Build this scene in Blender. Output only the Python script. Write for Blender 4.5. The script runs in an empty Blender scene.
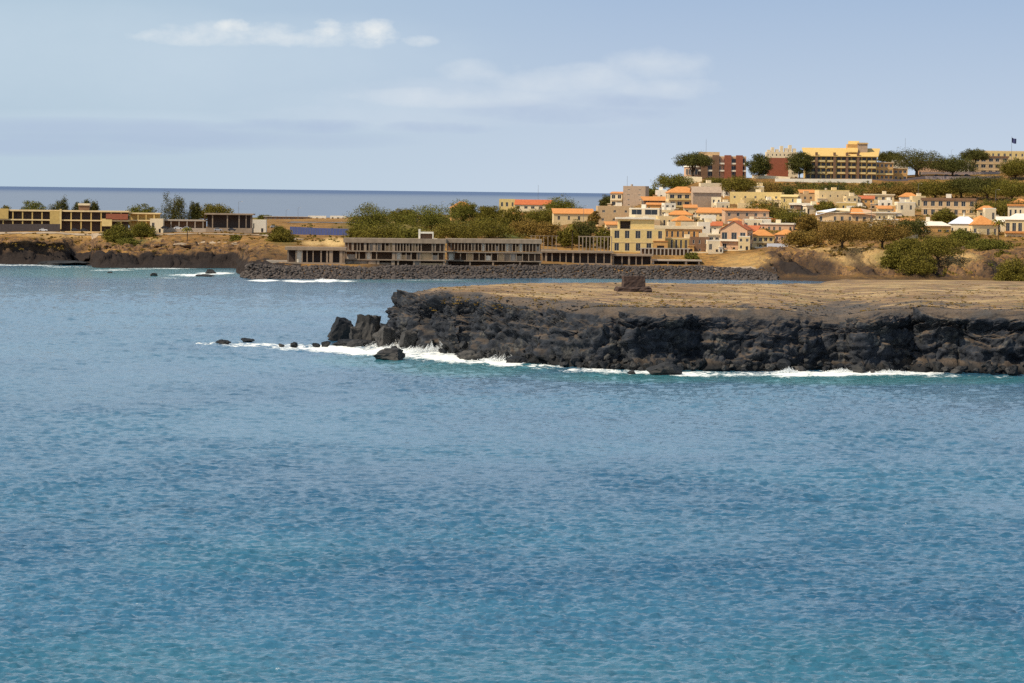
import bpy, math, random
import numpy as np
from mathutils import Matrix, Vector
random.seed(7); RNG = np.random.default_rng(7)
SC = bpy.context.scene; COL = SC.collection
F = 3400.0; CH = 40.0; ROLL = 0.0115; EYE = 191.2
def eye(px): return EYE + (px-512)*ROLL
PITCH = math.atan((341.5-EYE)/F)
CM = Matrix.Rotation(math.pi/2-PITCH, 3, 'X') @ Matrix.Rotation(math.atan(ROLL), 3, 'Z')
def ray(px, y):
    d = CM @ Vector(((px-512)/F, (341.5-y)/F, -1)); return d/d.y
def at(px, y, Y):                      # world point seen at a pixel, Y metres ahead
    d = ray(px, y); return Vector((d.x*Y, Y, CH+d.z*Y))
def sea(px, y):                        # world point of the sea surface at a pixel
    d = ray(px, y); t = -CH/d.z; return Vector((d.x*t, t, 0))
# ---------------------------------------------------------------- noise
def _h(ix, iy, iz, s):
    n = (ix.astype(np.int64)*374761393 + iy.astype(np.int64)*668265263 + iz.astype(np.int64)*2147483647*3 + s*974634777) & 0xffffffff
    n = ((n ^ (n >> 13))*1274126177) & 0xffffffff
    n = ((n ^ (n >> 16))*2246822519) & 0xffffffff
    return ((n ^ (n >> 15)) & 0xffffff)/float(0xffffff)
def vnoise(x, y, z, s=0):
    x, y, z = np.broadcast_arrays(np.asarray(x, float), np.asarray(y, float), np.asarray(z, float))
    ix, iy, iz = np.floor(x), np.floor(y), np.floor(z)
    fx, fy, fz = x-ix, y-iy, z-iz
    fx, fy, fz = [f*f*f*(f*(f*6-15)+10) for f in (fx, fy, fz)]
    r = 0
    for a in (0, 1):
        for b in (0, 1):
            for c in (0, 1):
                w = (fx if a else 1-fx)*(fy if b else 1-fy)*(fz if c else 1-fz)
                r = r + w*_h(ix+a, iy+b, iz+c, s)
    return r*2-1
def fbm(x, y, z, o=4, s=0, g=0.5):
    r = 0; a = 1; t = 0
    for i in range(o):
        r = r + a*vnoise(x*2**i+i*17.3, y*2**i+i*5.1, z*2**i+i*9.7, s+i); t += a; a *= g
    return r/t
def ridge(x, y, z, o=4, s=0):
    r = 0; a = 1; t = 0
    for i in range(o):
        r = r + a*(1-2*np.abs(vnoise(x*2**i+i*7.3, y*2**i+i*3.1, z*2**i, s+i))); t += a; a *= .5
    return r/t
def worley(x, y, z, s=0):
    """random value of the nearest cell, and how near the next cell is"""
    x, y, z = np.broadcast_arrays(np.asarray(x, float), np.asarray(y, float), np.asarray(z, float)); ix, iy, iz = np.floor(x), np.floor(y), np.floor(z)
    f1 = np.full(x.shape, 9.); f2 = np.full(x.shape, 9.); v = np.zeros(x.shape)
    for a in (-1, 0, 1):
        for b in (-1, 0, 1):
            for c in (-1, 0, 1):
                cx, cy, cz = ix+a, iy+b, iz+c; d = np.sqrt((cx+_h(cx, cy, cz, s)-x)**2+(cy+_h(cx, cy, cz, s+1)-y)**2+(cz+_h(cx, cy, cz, s+2)-z)**2)
                n = d < f1; f2 = np.where(n, f1, np.minimum(f2, d)); v = np.where(n, _h(cx, cy, cz, s+3)*2-1, v); f1 = np.minimum(f1, d)
    return v, f2-f1
def sstep(a, b, x): t = np.clip((x-a)/(b-a), 0, 1); return t*t*(3-2*t)
# ---------------------------------------------------------------- materials
MATS = {}
def nodes(name):
    m = bpy.data.materials.new(name); m.use_nodes = True; MATS[name] = m
    nt = m.node_tree; return m, nt, nt.nodes['Principled BSDF']
def L(nt, a, b): nt.links.new(a, b)
def N(nt, t, **k):
    n = nt.nodes.new(t)
    for q, v in k.items():
        if q in n.inputs: n.inputs[q].default_value = v
        else: setattr(n, q, v)
    return n
def rgb(nt, a, b, fac, mode='MIX'):
    m = nt.nodes.new('ShaderNodeMix'); m.data_type = 'RGBA'; m.blend_type = mode
    for i, v in ((0, fac), (6, a), (7, b)):
        if hasattr(v, 'links') or isinstance(v, bpy.types.NodeSocket): L(nt, v, m.inputs[i])
        else: m.inputs[i].default_value = v if i == 0 else (*v, 1)
    return m.outputs[2]
def noise(nt, scale, detail=4, vec=None, rough=.55, coord='Object'):
    if vec is None: vec = N(nt, 'ShaderNodeTexCoord').outputs[coord]
    n = N(nt, 'ShaderNodeTexNoise', Scale=scale, Detail=detail, Roughness=rough); L(nt, vec, n.inputs['Vector']); return n.outputs['Fac']
def ramp(nt, fac, a, b):
    r = N(nt, 'ShaderNodeMapRange'); r.inputs['From Min'].default_value = a; r.inputs['From Max'].default_value = b
    L(nt, fac, r.inputs['Value']); return r.outputs['Result']
def math_(nt, op, a, b=None):
    m = N(nt, 'ShaderNodeMath', operation=op)
    for i, v in ((0, a), (1, b)):
        if v is None: continue
        if isinstance(v, (int, float)): m.inputs[i].default_value = v
        else: L(nt, v, m.inputs[i])
    return m.outputs[0]
def mat(name, c, rough=.85, var=.25, scale=.8, dirt=None, metal=0, island=0):
    if name in MATS: return MATS[name]
    m, nt, p = nodes(name)
    p.inputs['Roughness'].default_value = rough; p.inputs['Metallic'].default_value = metal
    p.inputs['Specular IOR Level'].default_value = .25
    f = ramp(nt, noise(nt, scale, 5), .3, .7)
    d = dirt or tuple(v*(1-var) for v in c)
    col = rgb(nt, d, c, f)
    # vertical rain streaks and grime
    mp = N(nt, 'ShaderNodeMapping'); L(nt, N(nt, 'ShaderNodeTexCoord').outputs['Object'], mp.inputs[0]); mp.inputs['Scale'].default_value = (2.2, 2.2, .22)
    s = ramp(nt, noise(nt, 1.0, 4, mp.outputs[0]), .45, .75)
    col = rgb(nt, col, tuple(v*(1-var*.9) for v in c), math_(nt, 'MULTIPLY', s, .6))
    if island:
        g = N(nt, 'ShaderNodeNewGeometry'); col = rgb(nt, col, tuple(min(1, v*1.5) for v in c), math_(nt, 'MULTIPLY', g.outputs['Random Per Island'], island))
    L(nt, col, p.inputs['Base Color']); return m
def tile_mat(name, c, c2):
    m, nt, p = nodes(name); p.inputs['Roughness'].default_value = .85; p.inputs['Specular IOR Level'].default_value = .2
    w = N(nt, 'ShaderNodeTexWave', Scale=1.6, Distortion=1.0); w.bands_direction = 'X'; L(nt, N(nt, 'ShaderNodeTexCoord').outputs['Object'], w.inputs[0])
    col = rgb(nt, c2, c, ramp(nt, noise(nt, .9, 5), .3, .68)); col = rgb(nt, col, tuple(v*.62 for v in c2), math_(nt, 'MULTIPLY', w.outputs['Fac'], .3))
    L(nt, col, p.inputs['Base Color']); return m
def leaf_mat(name, c, c2):
    m, nt, p = nodes(name); p.inputs['Roughness'].default_value = .8; p.inputs['Specular IOR Level'].default_value = .1
    g = N(nt, 'ShaderNodeNewGeometry')
    col = rgb(nt, tuple(a*.6+b*.4 for a, b in zip(c, c2)), tuple(a*.2+b*.8 for a, b in zip(c, c2)), g.outputs['Random Per Island'])
    col = rgb(nt, col, tuple(v*1.5 for v in c2), math_(nt, 'MULTIPLY', ramp(nt, noise(nt, .35, 3), .45, .75), .6))
    o = N(nt, 'ShaderNodeObjectInfo'); col = rgb(nt, col, (c2[0]*.95, c2[1]*.66, c2[2]*.8), math_(nt, 'MULTIPLY', o.outputs['Random'], .22))
    L(nt, col, p.inputs['Base Color'])
    return m
leaf_mat('leaf_green', (.080, .082, .014), (.155, .150, .026))
leaf_mat('leaf_olive', (.088, .080, .013), (.165, .142, .024))
leaf_mat('leaf_brown', (.135, .088, .022), (.230, .150, .034))
leaf_mat('leaf_dark', (.042, .046, .012), (.100, .098, .024))
mat('bark', (.10, .07, .045), .9, .4)
mat('yellow_wall', (.80, .60, .26), .8, .22)
mat('cream_wall', (.84, .64, .35), .8, .22)
mat('pale_wall', (.86, .71, .48), .8, .18)
mat('white_wall', (.92, .83, .68), .75, .18)
mat('blue_white_wall', (.74, .78, .88), .7, .1)
mat('beige_wall', (.66, .46, .26), .85, .25)
mat('grey_beige_wall', (.50, .37, .27), .85, .25)
mat('ochre_wall', (.72, .40, .14), .85, .3)
mat('orange_wall', (.64, .45, .16), .8, .25)
mat('pink_wall', (.68, .43, .27), .8, .2)
mat('red_wall', (.36, .12, .07), .85, .25)
mat('brown_wall', (.26, .15, .09), .85, .3)
mat('grey_and_shade_wall', (.40, .32, .30), .85, .2)  # grey of terrace walls and a roof; painted shade on one retaining wall
mat('concrete', (.38, .29, .21), .9, .35, .5)
mat('pale_concrete', (.52, .44, .36), .9, .3, .5)
mat('inside_shade', (.075, .055, .048), .9, .2)  # dark colour stands in for shade inside bays and behind windows
mat('basalt_wall', (.10, .085, .085), .95, .4, 1.2)
mat('blue_panel', (.06, .08, .22), .6, .2)
mat('blue_paint', (.28, .42, .62), .6, .15)
mat('frame_white', (.72, .66, .56), .6, .1)
mat('wood', (.22, .12, .06), .8, .3)
mat('metal_grey', (.25, .25, .26), .5, .2, metal=.5)
mat('rubber', (.02, .02, .02), .8, .1)
mat('car_white', (.80, .80, .82), .25, .04); mat('car_dark', (.05, .05, .06), .25, .1); mat('car_silver', (.42, .43, .46), .3, .1)
mat('ruin_stone', (.11, .070, .055), .95, .5, 1.5, dirt=(.04,.03,.03))
mat('flag_cloth', (.05, .06, .16), .8, .2)
mat('asphalt', (.16, .14, .13), .9, .3, .3)
mat('track_dust', (.44, .34, .24), .95, .3, .3)
mat('spray', (.92, .94, .95), .9, .03)
tile_mat('orange_tile', (.74, .33, .11), (.56, .23, .07)); tile_mat('red_tile', (.60, .18, .07), (.44, .12, .05)); tile_mat('yellow_tile', (.76, .52, .20), (.62, .41, .14))
m, nt, p = nodes('glass'); p.inputs['Base Color'].default_value = (.035, .04, .05, 1); p.inputs['Roughness'].default_value = .15; p.inputs['Specular IOR Level'].default_value = .4
# ---------------------------------------------------------------- mesh builder
class MB:
    def __init__(s): s.v = []; s.f = []; s.m = []; s.mats = []
    def mi(s, m):
        if m not in s.mats: s.mats.append(m)
        return s.mats.index(m)
    def poly(s, pts, faces, m):
        b = len(s.v); s.v += [tuple(q) for q in pts]; k = s.mi(m)
        for f in faces: s.f.append(tuple(b+i for i in f)); s.m.append(k)
    def box(s, x0, x1, y0, y1, z0, z1, m, M=None):
        p = [Vector(q) for q in ((x0,y0,z0),(x1,y0,z0),(x1,y1,z0),(x0,y1,z0),(x0,y0,z1),(x1,y0,z1),(x1,y1,z1),(x0,y1,z1))]
        if M: p = [M @ q for q in p]
        s.poly(p, [(3,2,1,0),(4,5,6,7),(0,1,5,4),(1,2,6,5),(2,3,7,6),(3,0,4,7)], m)
    def prism(s, prof, y0, y1, m, axis='y', M=None):      # profile in (a,z) pulled along the other axis
        n = len(prof)
        def P(a, t, z): return Vector((a, t, z)) if axis == 'y' else Vector((t, a, z))
        p = [P(a, y0, z) for a, z in prof] + [P(a, y1, z) for a, z in prof]
        if M: p = [M @ q for q in p]
        s.poly(p, [tuple(range(n))[::-1], tuple(range(n, 2*n))] + [(i, (i+1) % n, n+(i+1) % n, n+i) for i in range(n)], m)
    def tube(s, pts, rad, m, n=6):
        pts = [Vector(q) for q in pts]; b = []
        for i, q in enumerate(pts):
            d = (pts[min(i+1, len(pts)-1)]-pts[max(i-1, 0)]).normalized()
            a = d.cross(Vector((0, 1, 0)) if abs(d.y) < .9 else Vector((1, 0, 0))).normalized(); c = d.cross(a)
            b += [q + (a*math.cos(2*math.pi*k/n)+c*math.sin(2*math.pi*k/n))*rad[i] for k in range(n)]
        fs = [(i*n+k, i*n+(k+1) % n, (i+1)*n+(k+1) % n, (i+1)*n+k) for i in range(len(pts)-1) for k in range(n)]
        fs += [tuple(range(n))[::-1], tuple(range((len(pts)-1)*n, len(pts)*n))]
        s.poly(b, fs, m)
    def build(s, name, parent=None, label=None, loc=None):
        me = bpy.data.meshes.new(name); me.from_pydata(s.v, [], s.f)
        for m in s.mats: me.materials.append(MATS[m])
        me.polygons.foreach_set('material_index', s.m); me.update()
        return link(name, me, parent, label, loc)
def link(name, me, parent=None, label=None, loc=None):
    o = bpy.data.objects.new(name, me); COL.objects.link(o)
    if parent: o.parent = parent
    if label: o['label'] = label
    if loc is not None: o.location = loc
    return o
def npmesh(name, V, Q, mats, smooth=False, attrs={}, matidx=None):
    me = bpy.data.meshes.new(name); k = Q.shape[1]
    me.vertices.add(len(V)); me.vertices.foreach_set('co', np.ascontiguousarray(V, dtype=np.float32).ravel())
    me.loops.add(Q.size); me.loops.foreach_set('vertex_index', Q.astype(np.int32).ravel())
    me.polygons.add(len(Q)); me.polygons.foreach_set('loop_start', np.arange(0, Q.size, k, dtype=np.int32))
    me.polygons.foreach_set('loop_total', np.full(len(Q), k, dtype=np.int32))
    if smooth: me.polygons.foreach_set('use_smooth', np.ones(len(Q), dtype=bool))
    for m in mats: me.materials.append(MATS[m])
    for n_, a in attrs.items():
        t = me.attributes.new(n_, 'FLOAT', 'POINT'); t.data.foreach_set('value', np.ascontiguousarray(a, dtype=np.float32).ravel())
    me.update(calc_edges=True); return me
def gridq(r, c):
    i = np.arange(r-1)[:, None]*c + np.arange(c-1)[None, :]
    return np.stack([i, i+1, i+c+1, i+c], -1).reshape(-1, 4)
def thing(name, label, cat, loc=(0,0,0), rz=0, group=None, kind=None):
    o = bpy.data.objects.new(name, None); COL.objects.link(o); o.location = loc; o.rotation_euler = (0, 0, rz)
    return tag(o, label, cat, group, kind)
def tag(o, label=None, cat=None, group=None, kind=None):
    if label: o['label'] = label
    if cat: o['category'] = cat
    if group: o['group'] = group
    if kind: o['kind'] = kind
    return o
def copy_tree(o, parent=None):
    c = o.copy(); COL.objects.link(c)
    if parent: c.parent = parent
    for ch in [q for q in o.children]: copy_tree(ch, c)
    return c
def blobs(px, y, L_):
    r = np.zeros(np.shape(px))
    for (a, b, rx, ry, s) in L_:
        q = ((px-a)/rx)**2+((y-b)/ry)**2
        r = np.maximum(r, s*np.clip(1.25-q, 0, 1))
    return r
# ---------------------------------------------------------------- terrain of the far shore
def Y_(px, y, D): return CH-(y-eye(px))*D/F
PR = {}
def prof(px, *pts): PR[px] = [(D, (v if k == 'z' else Y_(px, v, D))) for D, k, v in pts]
tailA = [(2060,'z',14.5),(2200,'z',6),(2300,'z',-5),(6000,'z',-5)]
prof(-500,(1600,'z',-6),(1720,'z',-3),(1728,'z',0),(1731,'y',254),(1735,'y',244.5),(1775,'y',238),(1800,'y',232),(1830,'z',15.5),*tailA)
prof(0,(1600,'z',-6),(1720,'z',-3),(1728,'z',0),(1731,'y',254),(1735,'y',244.5),(1775,'y',238),(1800,'y',232),(1830,'z',15.5),*tailA)
prof(58,(1600,'z',-6),(1722,'z',-3),(1728,'z',0),(1732,'y',254),(1737,'y',245),(1775,'y',238),(1800,'y',232),(1830,'z',15.5),*tailA)
prof(72,(1600,'z',-6),(1722,'z',-3),(1730,'z',0.3),(1752,'y',261),(1765,'y',253),(1785,'y',242),(1800,'y',234),(1830,'z',15.5),*tailA)
prof(90,(1600,'z',-6),(1700,'z',-3),(1718,'z',0.3),(1740,'y',263),(1752,'y',257),(1770,'y',248),(1800,'y',235),(1830,'z',15.5),*tailA)
prof(98,(1600,'z',-6),(1665,'z',-3),(1672,'z',0),(1675,'y',258),(1679,'y',253.5),(1740,'y',244),(1790,'y',234),(1830,'z',15.5),*tailA)
prof(160,(1600,'z',-6),(1678,'z',-3),(1684,'z',0),(1687,'y',258),(1691,'y',252.5),(1740,'y',243),(1790,'y',234),(1830,'z',15.5),*tailA)
prof(232,(1600,'z',-6),(1690,'z',-3),(1697,'z',0),(1700,'y',258),(1704,'y',252.5),(1750,'y',243),(1800,'y',234),(1900,'z',17),(2300,'z',18.3),(2600,'z',18),(2700,'z',5),(2800,'z',-5),(6000,'z',-5))
prof(250,(1490,'z',-4),(1503,'z',0),(1516,'z',5.2),(1575,'z',5.6),(1590,'y',255),(1600,'y',251),(1650,'y',246),(1720,'y',241),(1800,'y',235),(2000,'y',226),(2300,'y',221),(2600,'y',217.5),(2700,'z',5),(2800,'z',-5),(6000,'z',-5))
prof(340,(1500,'z',-4),(1513,'z',0),(1527,'z',5.2),(1585,'z',5.6),(1600,'y',256),(1615,'y',250),(1680,'y',245),(1740,'y',239),(1850,'y',231),(2050,'y',224),(2300,'y',220.5),(2600,'y',217.5),(2700,'z',5),(2800,'z',-5),(6000,'z',-5))
prof(400,(1515,'z',-4),(1527,'z',0),(1541,'z',5.2),(1620,'z',5.8),(1650,'z',12),(1700,'y',240),(1900,'y',230),(2200,'y',221),(2600,'y',215),(2700,'z',8),(2800,'z',-5),(6000,'z',-5))
for q_ in (422, 444, 466, 488, 510):
    s_ = 1527+(q_-400)*.307; prof(q_,(s_-12,'z',-4),(s_,'z',0),(s_+14,'z',5.2),(1622,'z',6.2),(1652,'z',11.5),(1725,'y',238.5),(1900,'y',229.5),(2200,'y',220),(2600,'y',214.5),(2700,'z',8),(2790,'z',-5),(6000,'z',-5))
prof(540,(1558,'z',-4),(1570,'z',0),(1584,'z',5.2),(1630,'z',7),(1660,'y',249),(1800,'y',236),(2000,'y',226),(2300,'y',214),(2500,'z',26),(2650,'z',10),(2750,'z',-5),(6000,'z',-5))
prof(600,(1562,'z',-4),(1574,'z',0),(1588,'z',5.2),(1636,'z',6),(1646,'z',10.6),(1700,'z',12),(1750,'y',240),(1800,'y',232),(1900,'y',222),(2100,'y',212),(2300,'z',26),(2600,'z',10),(2700,'z',-5),(6000,'z',-5))
prof(640,(1565,'z',-4),(1577,'z',0),(1591,'z',5.2),(1640,'z',5.8),(1650,'y',254),(1700,'y',250),(1740,'y',240),(1800,'y',226),(1900,'y',210),(2000,'y',200),(2150,'z',37),(2300,'z',34),(2600,'z',10),(2700,'z',-5),(6000,'z',-5))
prof(700,(1568,'z',-4),(1580,'z',0),(1594,'z',5),(1630,'z',6),(1645,'y',257),(1665,'y',251),(1740,'y',237),(1800,'y',226),(1880,'y',213),(1960,'y',201),(2050,'y',189),(2120,'y',178.5),(2200,'z',50),(2500,'z',47),(2900,'z',20),(3100,'z',-5),(6000,'z',-5))
prof(770,(1570,'z',-4),(1583,'z',0),(1597,'z',3.4),(1615,'y',263),(1632,'y',252),(1680,'y',247),(1740,'y',237),(1800,'y',226),(1880,'y',215),(1960,'y',205),(2040,'y',196),(2090,'y',187),(2103,'y',184.5),(2112,'y',178.5),(2300,'z',51),(2600,'z',48),(2900,'z',20),(3100,'z',-5),(6000,'z',-5))
prof(850,(1530,'z',-2),(1545,'z',0.2),(1575,'y',279),(1590,'y',274),(1608,'y',262),(1628,'y',250),(1680,'y',246),(1740,'y',237),(1800,'y',226),(1880,'y',215),(1960,'y',205),(2040,'y',196),(2090,'y',187),(2103,'y',184.5),(2112,'y',178.5),(2300,'z',52),(2600,'z',48),(2900,'z',20),(3100,'z',-5),(6000,'z',-5))
prof(930,(1535,'z',-1),(1550,'z',0.3),(1580,'y',281),(1600,'y',272),(1630,'y',262),(1670,'y',251),(1740,'y',241),(1800,'y',229),(1880,'y',217),(1960,'y',207),(2040,'y',198),(2090,'y',190),(2130,'y',181),(2160,'y',174.5),(2400,'z',55),(2700,'z',50),(3000,'z',20),(3200,'z',-5),(6000,'z',-5))
for q in (1000, 1500):
    PR[q] = []; e_ = 1000
    for D, k, v in ((1540,'z',-1),(1560,'z',0.3),(1585,'y',281),(1602,'y',270),(1640,'y',258.5),(1700,'y',255),(1720,'y',251),(1780,'y',239),(1840,'y',227),(1900,'y',217),(1960,'y',207),(2040,'y',197),(2100,'y',187),(2150,'y',177),(2200,'y',173),(2400,'z',57),(2700,'z',50),(3000,'z',20),(3200,'z',-5),(6000,'z',-5)):
        PR[q].append((D, v if k == 'z' else Y_(1000, v, D)))
_PX = sorted(PR); _DG = np.arange(1400., 3400., 2.)
_TAB = np.array([np.interp(_DG, [a for a, _ in PR[k]], [b for _, b in PR[k]], left=-6) for k in _PX])
def T(X, Y):
    X = np.asarray(X, float); Y = np.asarray(Y, float); X, Y = np.broadcast_arrays(X, Y)
    pj = 512+F*X/np.maximum(Y, 1); wb = (pj < 275)*(pj > -100)*sstep(2500, 1900, Y)
    px = np.clip(pj+wb*7*fbm(X/16, Y/14, 0, 3, 15), _PX[0], _PX[-1]-1e-3)
    k = np.clip(np.searchsorted(_PX, px, 'right')-1, 0, len(_PX)-2); P0 = np.array(_PX, float)
    t = (px-P0[k])/(P0[k+1]-P0[k]); t = np.where(P0[k+1]-P0[k] > 30, t*t*(3-2*t)*.4+t*.6, t*t*(3-2*t))
    g = np.clip((Y-_DG[0])/2, 0, len(_DG)-1.001); gi = g.astype(int); gf = g-gi
    za = _TAB[k, gi]*(1-gf)+_TAB[k, gi+1]*gf; zb = _TAB[k+1, gi]*(1-gf)+_TAB[k+1, gi+1]*gf
    z = za*(1-t)+zb*t
    wet = sstep(-1, 2, z)
    z = z + wet*(.55*fbm(X/18, Y/18, 0, 3, 3))
    cl = sstep(1.5, 5, z)*(1-sstep(11, 16.5, z))*np.where(px > 745, sstep(745, 775, px), np.where(px < 300, 1-sstep(235, 300, px), 0))
    z = z + cl*(np.where(px > 700, 5.2, 2.2)*(ridge((X+.35*Y)/15, Y/90, 0, 4, 21)-.25)+1.0*fbm(X/4, Y/7, 0, 3, 33))
    return z
def ground(px, y, d0=1482, d1=3000):
    D = np.arange(d0, d1, 1.5); d = ray(px, y)
    tz = T(d.x*D, D); rz = CH+d.z*D; h = np.nonzero(rz <= tz)[0]
    k = h[0] if len(h) else len(D)-1
    return Vector((d.x*D[k], D[k], float(tz[k])))
def gz(x, y): return float(T(np.array([x]), np.array([y]))[0])
# ---------------------------------------------------------------- far shore ground
m, nt, p = nodes('ground'); p.inputs['Roughness'].default_value = .95; p.inputs['Specular IOR Level'].default_value = .1
gN = N(nt, 'ShaderNodeNewGeometry'); sx = N(nt, 'ShaderNodeSeparateXYZ'); L(nt, gN.outputs['True Normal'], sx.inputs[0])
n1 = noise(nt, .035, 6); n2 = noise(nt, .22, 6); n3 = noise(nt, .9, 5)
dry = rgb(nt, (.22, .110, .036), (.42, .225, .068), ramp(nt, n1, .38, .62))
dry = rgb(nt, dry, (.14, .080, .036), ramp(nt, n2, .42, .66))
dry = rgb(nt, dry, (.10, .10, .03), math_(nt, 'MULTIPLY', ramp(nt, n3, .5, .66), .6))
rock = rgb(nt, (.085, .050, .032), (.30, .175, .080), ramp(nt, n2, .36, .68)); rock = rgb(nt, rock, (.035, .032, .036), ramp(nt, n3, .45, .7))
steep = ramp(nt, math_(nt, 'ADD', sx.outputs[2], math_(nt, 'MULTIPLY', math_(nt, 'SUBTRACT', n3, .5), .5)), .93, .78)
col = rgb(nt, dry, rock, steep)
a = N(nt, 'ShaderNodeAttribute', attribute_name='sand'); col = rgb(nt, col, (.66, .46, .20), math_(nt, 'MULTIPLY', a.outputs['Fac'], ramp(nt, n3, .3, .5)))
a = N(nt, 'ShaderNodeAttribute', attribute_name='green'); col = rgb(nt, col, rgb(nt, (.07, .085, .02), (.14, .15, .035), n3), math_(nt, 'MULTIPLY', a.outputs['Fac'], ramp(nt, n2, .3, .5)))
a = N(nt, 'ShaderNodeAttribute', attribute_name='dark'); col = rgb(nt, col, rgb(nt, (.016, .014, .016), (.050, .038, .032), n3), a.outputs['Fac'])
L(nt, col, p.inputs['Base Color'])
b = N(nt, 'ShaderNodeBump', Strength=.8, Distance=.8); L(nt, n3, b.inputs['Height']); L(nt, b.outputs[0], p.inputs['Normal'])
pxs = np.concatenate([np.arange(-420, -20, 6.), np.arange(-20, 1044, 1.5), np.arange(1044, 1450, 6.)])
Ds = np.concatenate([np.arange(1480, 1860, 1.3), np.arange(1860, 2220, 3.), np.arange(2220, 3200, 20.)])
PXg, Dg = np.meshgrid(pxs, Ds); X = (PXg-512)/F*Dg; Z = T(X, Dg); Yp = eye(PXg)+(CH-Z)*F/Dg
sand = blobs(PXg, Yp, [(333,242,14,5,1),(312,243,12,3,.7),(128,236,16,3,.5),(60,235,45,4,.35),(960,262,22,7,.6),(860,258,40,8,.5),(745,262,30,9,.3),(155,240,10,3,.5),(840,250,60,3,.6)])
green = blobs(PXg, Yp, [(513,234,20,6,1),(130,243,18,4,.8),(118,240,16,6,.6),(262,218,12,2,1),(390,230,60,12,.7),(480,225,70,12,.8),(285,240,20,6,.5),(900,262,30,10,.6)])
rc0 = sstep(745, 775, PXg)*sstep(1, 3.5, Z)*(1-sstep(11, 15, Z))*(Dg < 1700)
dark = blobs(PXg, Yp, [(425,266,70,5,1.1),(520,266,60,4,.4),(45,250,48,9,1),(20,252,60,9,1),(160,260,64,7,1),(215,259,30,7,1),(270,257,34,7,.9),(815,268,26,12,.75),(775,272,20,9,.8),(990,275,14,8,.6),(-60,252,80,9,1)])*(Z < 14)
dark = np.maximum(dark, .8*(1-sstep(.6, 3.4, Z))); dark = np.where(PXg < 300, np.maximum(dark*.55, sstep(.44, .6, (1-sstep(5.2, 8, Z+2.6*fbm(X/7, Dg/7, 0, 3, 47)))*(Dg < 1770))), dark+.7*rc0*sstep(.05, .4, fbm((X+1.0*Z)/9, Dg/30, 0, 4, 49)))
lc = (PXg < 300)*(1-sstep(250, 300, PXg)); clf = sstep(.3, 1.8, Z)*(1-sstep(8, 10.5, Z))*(Dg < 1745)*lc
P = np.stack([X, Dg, Z], -1); Nn = np.cross(np.gradient(P, axis=1), np.gradient(P, axis=0)); Nn /= np.linalg.norm(Nn, axis=-1, keepdims=True)+1e-9
rc = sstep(745, 775, PXg)*sstep(1, 3.5, Z)*(1-sstep(11, 15, Z))*(Dg < 1700); lz = sstep(.5, 2, Z)*(1-sstep(11, 14, Z))*(Dg < 1775)*lc
gx = X+.9*Z+.15*Dg
P = P+Nn*(rc*(4.6*(ridge(gx/17, Dg/70, Z/30, 4, 41)-.1)+1.0*fbm(X/3.5, Dg/3.5, Z/2.5, 4, 43)+.9*worley(gx/4.5, Dg/6, Z/3, 44)[0])+lz*(2.0*fbm(X/9, Dg/9, Z/4, 5, 45)+.9*worley(X/5, Dg/6, Z/3, 46)[0]+.6))[..., None]
P[..., 1] += 7*clf
V = P.reshape(-1, 3)
tag(link('ground', npmesh('ground', V, gridq(len(Ds), len(pxs)), ['ground'], True, {'sand': sand, 'green': green, 'dark': dark})), kind='structure')

# ---------------------------------------------------------------- promontory
WL = [(338,341),(358,342),(372,343),(388,345),(410,349),(440,353),(480,358),(520,362),(560,366),(600,369),(650,371),(700,371.5),(800,372),(900,373),(1024,375.5),(1500,381)]
LIPY = [(338,306),(376,300),(388,297),(400,295),(420,294),(440,292),(480,293),(530,300),(560,304),(600,307),(650,308),(700,308),(760,309),(800,313),(840,318),(870,312),(920,307),(960,310),(1024,310),(1500,311)]
BK = [(338,893,12),(372,893,12),(396,893,12.5),(420,905,13.5),(440,945,13.3),(480,990,12.6),(520,1055,11.8),(600,1115,10.8),(700,1214,8),(770,1333,5),(820,1480,1.6),(850,1570,1.0),(1500,1580,1.0)]
def ip(tab, px, c=1): return np.interp(px, [t[0] for t in tab], [t[c] for t in tab])
def dfront(px):
    px = np.asarray(px, float); base = CH*F/(ip(WL, px)-eye(px))
    X = (px-512)/F*base
    return base + 3.2*fbm(X/11, 0, 0, 3, 51) + 3.0*np.maximum(0, ridge(X/16, 3, 0, 2, 61))*(px > 420) + 5*blobs(px, px*0, [(835,0,26,1,1),(470,0,14,1,.8),(905,0,20,1,.7)])
def ztop(px): px = np.asarray(px, float); d = CH*F/(ip(WL, px)-eye(px))+17; return CH-(ip(LIPY, px)-eye(px))*d/F
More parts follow.
